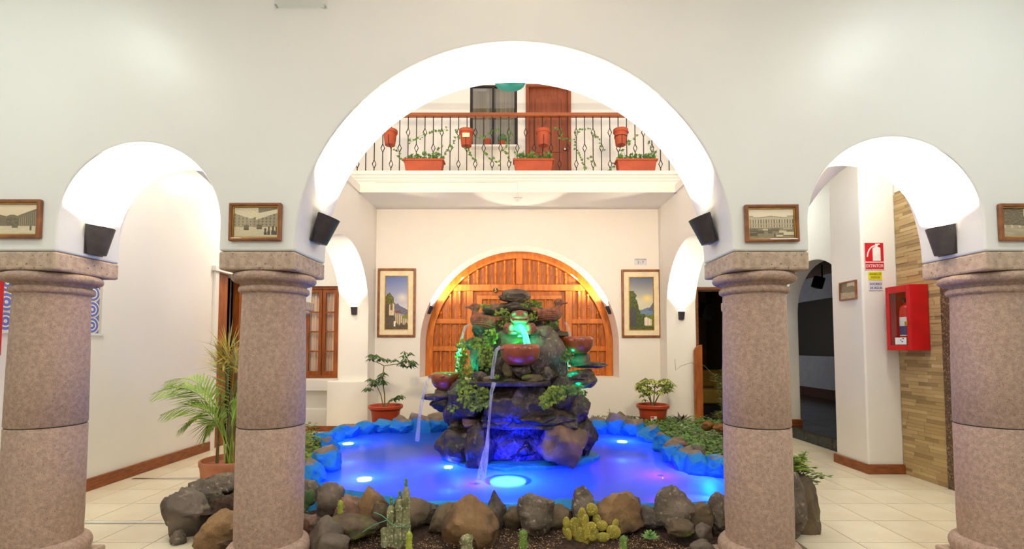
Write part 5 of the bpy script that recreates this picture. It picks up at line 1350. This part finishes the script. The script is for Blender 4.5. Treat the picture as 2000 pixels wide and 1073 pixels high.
# ground cover (nobody could count it)
def cover(label, poly_px, z, n, size, seed, mat, hgt=.12):
    rnd = random.Random(seed); m = MB()
    W = [atz(px, py, z) for px, py in poly_px]
    xs = [w.x for w in W]; ys = [w.y for w in W]; k = 0; tries = 0
    def inp(x, y):
        c = False; j = len(W) - 1
        for i in range(len(W)):
            a, b_ = W[i], W[j]
            if (a.y > y) != (b_.y > y) and x < (b_.x - a.x) * (y - a.y) / (b_.y - a.y) + a.x: c = not c
            j = i
        return c
    while k < n and tries < n * 30:
        tries += 1; x = rnd.uniform(min(xs), max(xs)); y = rnd.uniform(min(ys), max(ys))
        if not inp(x, y): continue
        hh = hgt * (.35 + .65 * abs(nz(x * 3, y * 3, 5)) * 1.6) * rnd.random()
        p = Vector((x, y, z + hh)); a = rnd.uniform(0, 2 * PI)
        add_leaf(m, p, Vector((math.cos(a), math.sin(a), rnd.uniform(-.3, .5))), Vector((rnd.gauss(0, .3), rnd.gauss(0, .3) - .3, 1)), rnd.uniform(*size), LEAFD, .15, .9)
        k += 1
    o = m.build('ground_cover', mat, recalc=False, loc=(sum(xs) / len(xs), sum(ys) / len(ys), z)); return tag(o, label, 'plants', kind='stuff')
cover('low leafy green ground cover right of the pool up to the right column', [(1230, 838), (1300, 822), (1400, 826), (1445, 838), (1500, 930), (1440, 924), (1370, 898), (1330, 872), (1290, 852)], .20, 5200, (.03, .055), 41, 'leaf_mid')
cover('fine ground cover behind the back rim under the right pot', [(1150, 822), (1250, 820), (1330, 818), (1340, 828), (1250, 840), (1160, 832)], .18, 1500, (.03, .05), 42, 'leaf_dark', .10)
cover('bushy green ground cover on the left rim beside the left column', [(560, 905), (600, 925), (622, 905), (632, 880), (622, 858), (580, 858)], .20, 1500, (.03, .055), 43, 'leaf_ivy', .22)
# seedlings and shoots
def shoot(name, px, py0, py1, Y, label, seed, n=10, size=(.03, .05), spread=.05, mat='leaf_mid'):
    rnd = random.Random(seed); p0 = at(px, py0, Y); p1 = at(px + rnd.uniform(-3, 3), py1, Y)
    t = thing(name, p0, label, 'plant'); MB().tube([p0, p0.lerp(p1, .5) + rv(rnd, .008), p1], [.004, .003, .002], 5).build('stem', 'stem_green', t)
    m = MB()
    for k in range(n):
        a = rnd.uniform(0, 2 * PI); p = p0.lerp(p1, .25 + .75 * k / n); add_leaf(m, p, Vector((math.cos(a), math.sin(a) * .7, .35)), Vector((0, -.2, 1)), rnd.uniform(*size), LEAFD, .15, .8, .15)
    m.build('foliage', mat, t, recalc=False)
shoot('seedling', 1192, 824, 798, 6.9, 'slender seedling rising above the cover left of the right pot', 51, 9, (.03, .045))
shoot('seedling', 996, 1030, 1014, 3.25, 'tiny green seedling left of the grey egg-shaped rock', 52, 9, (.03, .05))
# bushy plant above the right heap
rnd = random.Random(61); c0 = at(1558, 930, 3.55); t = thing('leafy_bush', c0 + Vector((0, 0, -.05)), 'bright leafy plant spilling over the rock slabs right of the right column', 'plant'); m = MB(); st = MB()
for k in range(48):
    a = rnd.uniform(0, 2 * PI); e = at(1552 + rnd.uniform(-26, 30), rnd.uniform(882, 925), 3.55 + rnd.uniform(-.12, .12))
    if k < 5: e = at(rnd.uniform(1590, 1616), rnd.uniform(905, 965), 3.5)
    md = (c0 + e) / 2 + Vector((0, 0, .03)); st.tube([c0, md, e], .002, 4)
    for j in range(9):
        p = md.lerp(e, j / 8); b_ = rnd.uniform(0, 2 * PI); add_leaf(m, p, Vector((math.cos(b_), math.sin(b_), rnd.uniform(-.2, .4))), Vector((0, -.3, 1)), rnd.uniform(.03, .05), LEAFD, .15, .75, .1)
m.build('foliage', 'leaf_ivy', t, recalc=False, kind='stuff'); st.build('stems', 'stem_green', t, recalc=False, kind='stuff')
# asparagus fern left of the right column
rnd = random.Random(71); c0 = at(1425, 835, 6.0); t = thing('asparagus_fern', c0, 'feathery olive fern standing behind the right column', 'plant'); m = MB(); st = MB()
for k in range(34):
    e = at(1425 + rnd.gauss(0, 16), rnd.uniform(722, 815), 6.0 + rnd.uniform(-.2, .2)); md = (c0 + e) / 2 + Vector((0, 0, .06)); st.tube([c0 + rv(rnd, .02), md, e], .003, 4)
    for j in range(26):
        p = (c0.lerp(md, .3)).lerp(e, j / 25); 
        for q in range(3):
            b_ = rnd.uniform(0, 2 * PI); add_leaf(m, p, Vector((math.cos(b_), math.sin(b_), rnd.uniform(-.1, .5))), Vector((0, 0, 1)), rnd.uniform(.05, .10), LEAFD, .05, .16)
m.build('foliage', 'leaf_fern', t, recalc=False, kind='stuff'); st.build('stems', 'stem_green', t, recalc=False, kind='stuff')
MB().tube([at(1396, 735, 5.9), at(1375, 714, 5.9), at(1350, 709, 5.9), at(1330, 715, 5.9), at(1320, 724, 5.9), at(1318, 702, 5.9)], .0025, 5).build('wiry_shoot', 'stem', t)
# dark bromeliad and orange clump among the cover
c0 = at(1330, 822, 6.3); t = thing('bromeliad', c0, 'small dark purple bromeliad in front of the right pier', 'plant'); m = MB()
for k in range(8):
    a = 2 * PI * k / 8; add_leaf(m, c0, Vector((math.cos(a), math.sin(a) * .6, .75)), Vector((0, 0, 1)), .16, LEAFD, .3, .35, .2)
pm('leaf_purple', rgb(92, 74, 66), .5); m.build('leaves', 'leaf_purple', t, recalc=False)
R(1383, 832, 14, 10, 5.8, 65, 'orange_fungus', 'orange-brown porous stone among the cover near the fern', planes=2)
R(1408, 836, 16, 9, 5.7, 66, 'orange_fungus', 'flat orange-brown porous stone next to the right column', planes=3)

# ---- cacti in the front bed
def cactus_col(m, p0, p1, r, ribs=8, n=10):
    p0, p1 = Vector(p0), Vector(p1); base = len(m.v); K = ribs * 2
    for i in range(n + 1):
        u = i / n; c = p0.lerp(p1, u); rr = r * (1 if u < .75 else math.sqrt(max(0.02, 1 - ((u - .75) / .25) ** 2))) * (.9 + .1 * math.sin(u * 9))
        for k in range(K):
            a = 2 * PI * k / K; q = rr * (1 if k % 2 == 0 else .82); m.v.append((c.x + q * math.cos(a), c.y + q * math.sin(a), c.z))
    for i in range(n):
        for k in range(K): a = base + i * K + k; b_ = base + i * K + (k + 1) % K; m.f.append((a, b_, b_ + K, a + K))
    m.f.append(tuple(base + n * K + k for k in range(K)))
Yc = 3.02
t = thing('hairy_column_cactus', at(775, 1060, Yc), 'cluster of pale hairy column cacti tied with a green string', 'cactus')
for (px, pb, pt, r, lean) in ((762, 1060, 985, 9, 2), (778, 1064, 972, 9, 3), (794, 1062, 948, 9, -1), (752, 1062, 1030, 8, -2), (786, 1066, 1010, 8, 2), (770, 1068, 1020, 8, 0)):
    m = MB(); cactus_col(m, at(px, pb + 6, Yc + random.uniform(-.03, .03)), at(px + lean, pt, Yc), r * Yc / FPX); s = m.build('stem', 'cactus_hairy', t, smooth=True, recalc=False, angle=70)
    if pt < 1000:
        m = MB(); cactus_col(m, at(px + lean, pt + 2, Yc), at(px + lean, pt - 14, Yc), 3.2 * Yc / FPX, 5, 6); m.build('tip', 'cactus_green', t, smooth=True, recalc=False)
def Q(px, py): return at(px, py, Yc - .045)
st_ = [Q(708, 1040), Q(730, 1026), Q(757, 1016), Q(762, 1022), Q(775, 1029), Q(790, 1030), Q(803, 1027)]
MB().tube(st_, .0025, 6).tube([Q(730, 1001), Q(745, 1007), Q(757, 1016)], .0025, 6).build('string', 'teal_string', t)
def small_cactus(name, px, pb, pt, hw, Y, mat, label, ribs=10):
    p0 = at(px, pb, Y); p1 = at(px, pt, Y); t = thing(name, p0, label, 'cactus'); m = MB(); cactus_col(m, p0, p1, hw * Y / FPX, ribs); m.build('stem', mat, t, smooth=True, recalc=False, angle=70)
    m = MB(); rnd = random.Random(int(px))
    for k in range(60):
        u = rnd.random(); a = rnd.uniform(0, 2 * PI); c = p0.lerp(p1, u); r = hw * Y / FPX * (1 if u < .75 else .75); q = c + Vector((math.cos(a), math.sin(a), 0)) * r * .95
        m.tube([q, q + Vector((math.cos(a), math.sin(a), .4)) * .008], [.0008, .0002], 3, cap=False)
    m.build('spines', 'cream_mat', t, recalc=False, kind='stuff')
small_cactus('finger_cactus', 665, 1018, 977, 6, 3.12, 'cactus_lime', 'single yellow-green finger cactus beside the egg-shaped boulder')
small_cactus('finger_cactus', 799, 1085, 1038, 7, 2.86, 'cactus_lime', 'bright green finger cactus in front of the hairy cactus')
small_cactus('barrel_cactus', 912, 1085, 1044, 13, 2.86, 'cactus_hairy', 'short spiny barrel cactus in front of the big tan boulder', 14)
small_cactus('barrel_cactus', 1022, 1072, 1035, 9, 2.92, 'cactus_green', 'small green barrel cactus below the grey egg-shaped rock', 10)
small_cactus('barrel_cactus', 1218, 1085, 1046, 8, 2.88, 'cactus_green', 'small brown-green barrel cactus right of the prickly pear', 10)
def pad(c, ax, rx, rz, th, mat, par, nm='pad'):
    V, F = ico(3); R_ = Euler(ax).to_matrix(); c = Vector(c)
    return MB().add([c + R_ @ Vector((v.x * rx * (1 - .18 * max(0, -v.z)), v.y * th, v.z * rz)) for v in V], F).build(nm, mat, par, smooth=True, recalc=False)
Yp = 3.05; k_ = Yp / FPX
t = thing('prickly_pear', at(1145, 1068, Yp), 'yellow prickly pear cactus with many oval pads in the front bed', 'cactus')
for (px, py, rx, rz, tilt, dy) in ((1136, 1050, 17, 18, -.2, 0), (1124, 1032, 12, 20, -.15, .02), (1108, 1042, 9, 13, -.5, -.02), (1106, 1022, 7, 11, .05, -.02), (1136, 1010, 9, 17, .15, .02), (1156, 996, 12, 12, .7, .02), (1136, 998, 4, 6, 0, -.01), (1143, 1022, 8, 16, .12, -.03), (1154, 1030, 12, 9, -.4, -.05), (1166, 1016, 8, 11, -.2, .03), (1176, 1028, 12, 10, .5, .02), (1160, 1046, 13, 11, -.6, -.03), (1178, 1050, 14, 9, .1, -.02), (1198, 1040, 14, 13, .5, 0), (1202, 1024, 9, 9, .6, .02), (1147, 1040, 7, 16, .3, -.04)):
    pad(at(px, py, Yp + dy), (0, tilt, random.uniform(-.6, .6)), rx * k_ * 1.02, rz * k_ * 1.05, .008, 'cactus_pear', t)
t = thing('paddle_cactus', at(592, 1000, 3.3), 'dark green paddle cactus beside the left column', 'cactus')
for (px, py, rx, rz, tl) in ((592, 988, 12, 14, 0), (596, 972, 8, 14, 0), (606, 972, 9, 16, .25), (588, 1000, 12, 10, 0)): pad(at(px, py, 3.28), (0, tl, random.uniform(-.3, .3)), rx * 3.28 / FPX, rz * 3.28 / FPX, .012, 'cactus_pad', t)
t = thing('rosette_succulent', at(1270, 1052, 3.02), 'small green rosette succulent in the soil right of the prickly pear', 'succulent'); c0 = at(1270, 1052, 3.02)
for ring, n, L, el in ((0, 10, .065, .15), (1, 8, .05, .6), (2, 5, .035, 1.1)):
    for k in range(n):
        a = 2 * PI * (k + .5 * ring) / n; m = MB(); add_leaf(m, c0 + Vector((0, 0, .01 * ring)), Vector((math.cos(a) * math.cos(el), math.sin(a) * math.cos(el), math.sin(el))), Vector((0, 0, 1)), L, LEAFD, -.1, .75, -.1); m.build('leaf', 'succulent', t, recalc=False)

# ================================================================== BALCONY
RY = 7.38
zt = at(1010, 222, RY).z; zb = 4.04
rl = thing('balcony_railing', (.03, RY, zb), 'black iron balcony railing with diamond balusters and a wooden handrail', 'railing')
MB().box(-2.9, 3.0, RY - .045, RY + .045, zt - .055, zt).build('handrail', 'wood_rail', rl, bevel=.015, segs=3)
H_ = zt - .055 - zb
def baluster(dia):
    m = MB(); w = .013; hw, hh = .030, .068; z = 0
    for d in sorted(dia):
        m.bar((0, 0, z), (0, 0, d - hh), w); m.bar((0, 0, d - hh), (-hw, 0, d), w * .8); m.bar((-hw, 0, d), (0, 0, d + hh), w * .8); m.bar((0, 0, d - hh), (hw, 0, d), w * .8); m.bar((hw, 0, d), (0, 0, d + hh), w * .8); z = d + hh
    m.bar((0, 0, z), (0, 0, H_), w); return m
pa = baluster([H_ * .20, H_ * .735]).build('baluster', 'iron', loc=(0, 0, 0)); pb_ = baluster([H_ * .47]).build('baluster', 'iron', loc=(0, 0, 0))
xA = at(731, 300, RY).x; i = -3; usedb = set()
stp = (at(1142, 300, RY).x - xA) / 25
while xA + i * stp < 2.95:
    src = pa if i % 2 == 0 else pb_
    o = src if src not in usedb else src.copy()
    if src in usedb: C.objects.link(o)
    usedb.add(src); o.parent = rl; o.location = Vector((xA + i * stp, RY, zb)) - WO[rl]; i += 1
# planter boxes
def planter_box(px0, px1, label, seed):
    Y = 7.25; a = at(px0, 331, Y); b = at(px1, 331, Y); z0 = 4.04; z1 = at(px0, 315, Y).z
    t = thing('planter_box', ((a.x + b.x) / 2, Y, z0), label, 'planter', 'terracotta window boxes on the balcony edge')
    x0, x1 = a.x + .02, b.x - .02; m = MB()
    m.add([(x0 + .03, Y - .07, z0), (x1 - .03, Y - .07, z0), (x1 - .03, Y + .07, z0), (x0 + .03, Y + .07, z0), (x0, Y - .085, z1), (x1, Y - .085, z1), (x1, Y + .085, z1), (x0, Y + .085, z1)], [(0, 1, 2, 3), (0, 1, 5, 4), (1, 2, 6, 5), (2, 3, 7, 6), (3, 0, 4, 7), (4, 5, 6, 7)])
    m.build('trough', 'terracotta', t, bevel=.006)
    MB().box(x0 - .015, x1 + .015, Y - .10, Y + .10, z1 - .022, z1 + .006).build('lip', 'terracotta', t, bevel=.004)
    rnd = random.Random(seed); m = MB(); st = MB()
    for k in range(150):
        x = rnd.uniform(x0 + .02, x1 - .02); p = Vector((x, Y + rnd.uniform(-.07, .07), z1 + rnd.random() ** 1.3 * .17 * (.6 + .5 * abs(nz(x * 6, 2, 3)))))
        add_leaf(m, p, Vector((rnd.gauss(0, .6), -.4 + rnd.gauss(0, .4), rnd.gauss(0, .5))), Vector((rnd.gauss(0, .4), -1, .5)), rnd.uniform(.035, .06), LEAF5, .15)
        if k % 5 == 0: st.tube([Vector((x, Y, z1 - .01)), p], .002, 4)
    m.build('foliage', 'leaf_mid', t, recalc=False, kind='stuff'); st.build('stems', 'stem_green', t, recalc=False, kind='stuff')
planter_box(788, 869, 'terracotta planter box with ivy at the left of the balcony edge', 81)
planter_box(1001, 1082, 'terracotta planter box with ivy in the middle below the balcony door', 82)
planter_box(1201, 1283, 'terracotta planter box with ivy at the right of the balcony edge', 83)
def trailing(label, polys, seed, name='trailing_ivy'):
    return ivy(label, [], seed, (.03, .05), 'leaf_mid', [[at(px, py, 7.31) for px, py in q] for q in polys], name)
def sparse(label, polys, seed):
    rnd = random.Random(seed); m = MB(); st = MB(); c0 = at(*polys[0][0], 7.31)
    for q in polys:
        w = [at(px, py, 7.31) for px, py in q]; st.tube(w, .002, 4)
        for i in range(len(w) - 1):
            n = max(1, int((w[i + 1] - w[i]).length / .034))
            for j in range(n): add_leaf(m, w[i].lerp(w[i + 1], j / n) + rv(rnd, .014), Vector((rnd.gauss(0, .8), -.2, rnd.gauss(-.2, .6))), Vector((rnd.gauss(0, .3), -1, .3)), rnd.uniform(.032, .055), LEAF5, .12)
    t = thing('trailing_ivy', c0, label, 'plant', 'ivy trails along the balcony railing'); m.build('foliage', 'leaf_mid', t, recalc=False, kind='stuff'); st.build('stems', 'stem_green', t, recalc=False, kind='stuff')
sparse('ivy trail linking the left planter box to the railing above', [[(865, 310), (874, 292), (886, 280), (894, 265), (888, 252)], [(800, 280), (820, 266), (845, 258), (865, 255), (878, 248)], [(786, 312), (778, 300), (774, 285)], [(850, 312), (858, 290), (866, 282)]], 91)
sparse('ivy trails below the labelled hanging pot and small pots', [[(912, 288), (920, 305), (934, 318)], [(944, 300), (960, 312), (975, 318), (972, 330)], [(926, 268), (940, 270), (955, 262), (962, 254), (980, 250)], [(996, 252), (996, 275), (984, 292), (994, 300), (998, 320)]], 92)
sparse('ivy trails between the middle and right planter boxes', [[(1078, 254), (1094, 252), (1098, 268), (1108, 272), (1110, 282)], [(1122, 282), (1124, 258), (1138, 250), (1150, 252), (1162, 266), (1172, 274), (1176, 296)], [(1122, 288), (1132, 300), (1138, 318), (1150, 330)], [(1150, 310), (1160, 320), (1166, 326)], [(1200, 318), (1194, 330), (1184, 340), (1174, 345)]], 93)
sparse('ivy trails on the railing above the right planter box', [[(1228, 282), (1236, 270), (1248, 264)], [(1264, 280), (1275, 292), (1284, 306)], [(1214, 292), (1222, 288)]], 94)
def hanging_pot(px, pyt, pyb, label, Y=7.30, hw=14, tag_=False, ringed=False):
    a = at(px, pyt, Y); z0 = at(px, pyb, Y).z; r = hw * Y / FPX; h = a.z - z0
    t = thing('hanging_pot', (a.x, Y, z0), label, 'pot', 'terracotta pots hung on the balcony railing')
    p = MB().lathe([(r * .72, 0), (r * .93, h * .80), (r * 1.04, h * .80), (r * 1.06, h), (r * .98, h), (r * .92, h * .86), (.001, h * .86)], (a.x, Y, z0), 20).build('pot', 'terracotta', t, smooth=True, angle=35)
    MB().tube([(a.x, Y - r * .95, z0 + h * .55), (a.x, Y - r * .8, z0 - .01), (a.x, Y, z0 - .015), (a.x, Y + .08, z0 - .05), (a.x, RY, z0 - .06)], .004, 5).build('bracket', 'iron', t)
    if ringed: MB().lathe([(r * .91, h * .5), (r * .93, h * .5), (r * .93, h * .54), (r * .91, h * .54)], (a.x, Y, z0), 20, close=False).build('ring', 'iron', t)
    if tag_: MB().box(a.x - .05, a.x + .06, Y - r * .98, Y - r * .94, z0 + h * .4, z0 + h * .66).build('price_label', 'cream_mat', p)
    m = MB(); rnd = random.Random(int(px))
    for k in range(10): add_leaf(m, Vector((a.x + rnd.uniform(-r, r) * .7, Y + rnd.uniform(-r, r) * .6, z0 + h * .95)), Vector((rnd.gauss(0, .7), -.3, .5)), Vector((0, -1, .5)), .045, LEAF5)
    m.build('foliage', 'leaf_mid', t, recalc=False)
hanging_pot(911, 255, 286, 'hanging terracotta pot with a yellow label on the balcony railing', tag_=True)
hanging_pot(1061, 255, 285, 'hanging terracotta pot in front of the upstairs door')
hanging_pot(1212, 254, 284, 'hanging terracotta pot in an iron ring above the right planter box', ringed=True)
hanging_pot(762, 255, 284, 'hanging terracotta pot half hidden by the arch at the left')
a = at(952, 287, 8.45)
for px, w, lb, ball in ((952, 7, 'small terracotta pot on the upstairs window sill', False), (981, 7, 'small potted round cactus on the upstairs window sill', True)):
    a = at(px, 287, 8.44); r = w * 8.44 / FPX
    t = thing('sill_pot', (a.x, 8.44, 4.975), lb, 'pot'); MB().lathe([(r * .7, 0), (r * .95, .10), (r, .10), (r, .125), (r * .9, .125), (.001, .11)], (a.x, 8.44, 4.975), 16).build('pot', 'terracotta', t, smooth=True, angle=35)
    if ball: MB().add([Vector((a.x, 8.44, 5.12)) + v * .085 for v in ico(2)[0]], ico(2)[1]).build('cactus', 'cactus_pad', t)
structure(MB().box(-.9, .03, 8.36, 8.5, 4.94, 4.975).build('window_sill', 'plaster'))
# teal lamp shade hung from the roof beam
p = at(996, 170, 5.97)
t = thing('pendant_lamp', p, 'teal pendant lamp shade dipping into the top of the arch', 'lamp')
MB().lathe([(.001, 0), (.12, .012), (.19, .04), (.21, .08), (.19, .13), (.10, .2), (.02, .24)], p, 32, close=False).build('shade', 'teal_glass', t, smooth=True)
MB().tube([p + Vector((0, 0, .23)), Vector((p.x, p.y, 6.8))], .008, 6).build('cord', 'black_soft', t)
# smoke detector and conduit on the balcony soffit
p = at(1011, 390, 7.5); p.z = CEIL
t = thing('smoke_detector', p, 'small white detector on a thin conduit under the balcony', 'detector')
MB().lathe([(.05, 0), (.05, -.02), (.035, -.035), (.03, -.06), (.001, -.062)], p, 20, close=False).build('body', 'plastic_white', t, smooth=True)
MB().tube([p + Vector((0, -.02, -.006)), Vector((p.x, BY + .055, CEIL - .004)), Vector((p.x, BY + .052, 3.88))], .006, 6).tube([Vector((p.x, BY + .052, 3.88)), Vector((-2.2, BY + .052, 3.875))], .005, 6).build('conduit', 'plastic_white', t)
# floor strips in the left gallery
tag(MB().box(-3.88, -3.0, 4.83, 4.87, .0, .006).build('threshold_strip', 'chrome'), 'thin metal threshold strip across the left gallery floor', 'strip')
tag(MB().tube([(-3.97, 3.63, .008), (-3.2, 3.645, .008), (-2.3, 3.64, .008)], .008, 8).build('floor_cable', 'plastic_white'), 'white cable lying across the tiles left of the rock heap', 'cable')
# short timber gate leaf by the dark doorway
a = at(1345, 821, 7.9); b = at(1358, 676, 7.9)
tag(MB().prism([(a.x, .06), (a.x, b.z - .07), (a.x + .03, b.z - .02), (a.x + .06, b.z - .02), (a.x + .075, b.z + .01), (b.x, b.z + .02), (b.x, .06)], lambda q: (q[0], 7.6, q[1]), lambda q: (q[0], 7.64, q[1])).build('gate_leaf', 'wood_window', bevel=.005), 'narrow wooden gate leaf standing open at the right dark doorway', 'gate')
# things in the dark room: bench and loudspeaker, hall camera
t = thing('padded_bench', (3.6, 9.6, 0), 'ochre padded bench in the dark room behind the right doorway', 'bench')
MB().box(2.9, 4.3, 9.3, 9.9, .22, .50).build('cushion', 'ochre_cloth', t, bevel=.04, segs=3); MB().box(2.9, 4.3, 9.75, 9.95, .5, .86).build('backrest', 'ochre_cloth', t, bevel=.05, segs=3); MB().box(2.95, 4.25, 9.35, 9.85, .012, .22).build('base', 'black_soft', t)
def wall_unit(p, label, s):
    p = Vector(p); t = thing('loudspeaker', p, label, 'speaker', 'black wall speakers'); MB().obox(p, .22 * s, .18 * s, .3 * s, Euler((.2, .2, .4)).to_matrix()).build('cabinet', 'black_soft', t, bevel=.01); MB().tube([p, p + Vector((.2 * s, .1, .12 * s)), p + Vector((.2 * s, .1, .5 * s))], .02 * s, 6).build('bracket', 'black_soft', t)
wall_unit(at(1378, 608, 9.2), 'black speaker on a bracket inside the dark room', 1.0)
wall_unit(at(1598, 552, 8.6), 'black speaker hanging in the hall arch opening', .7)
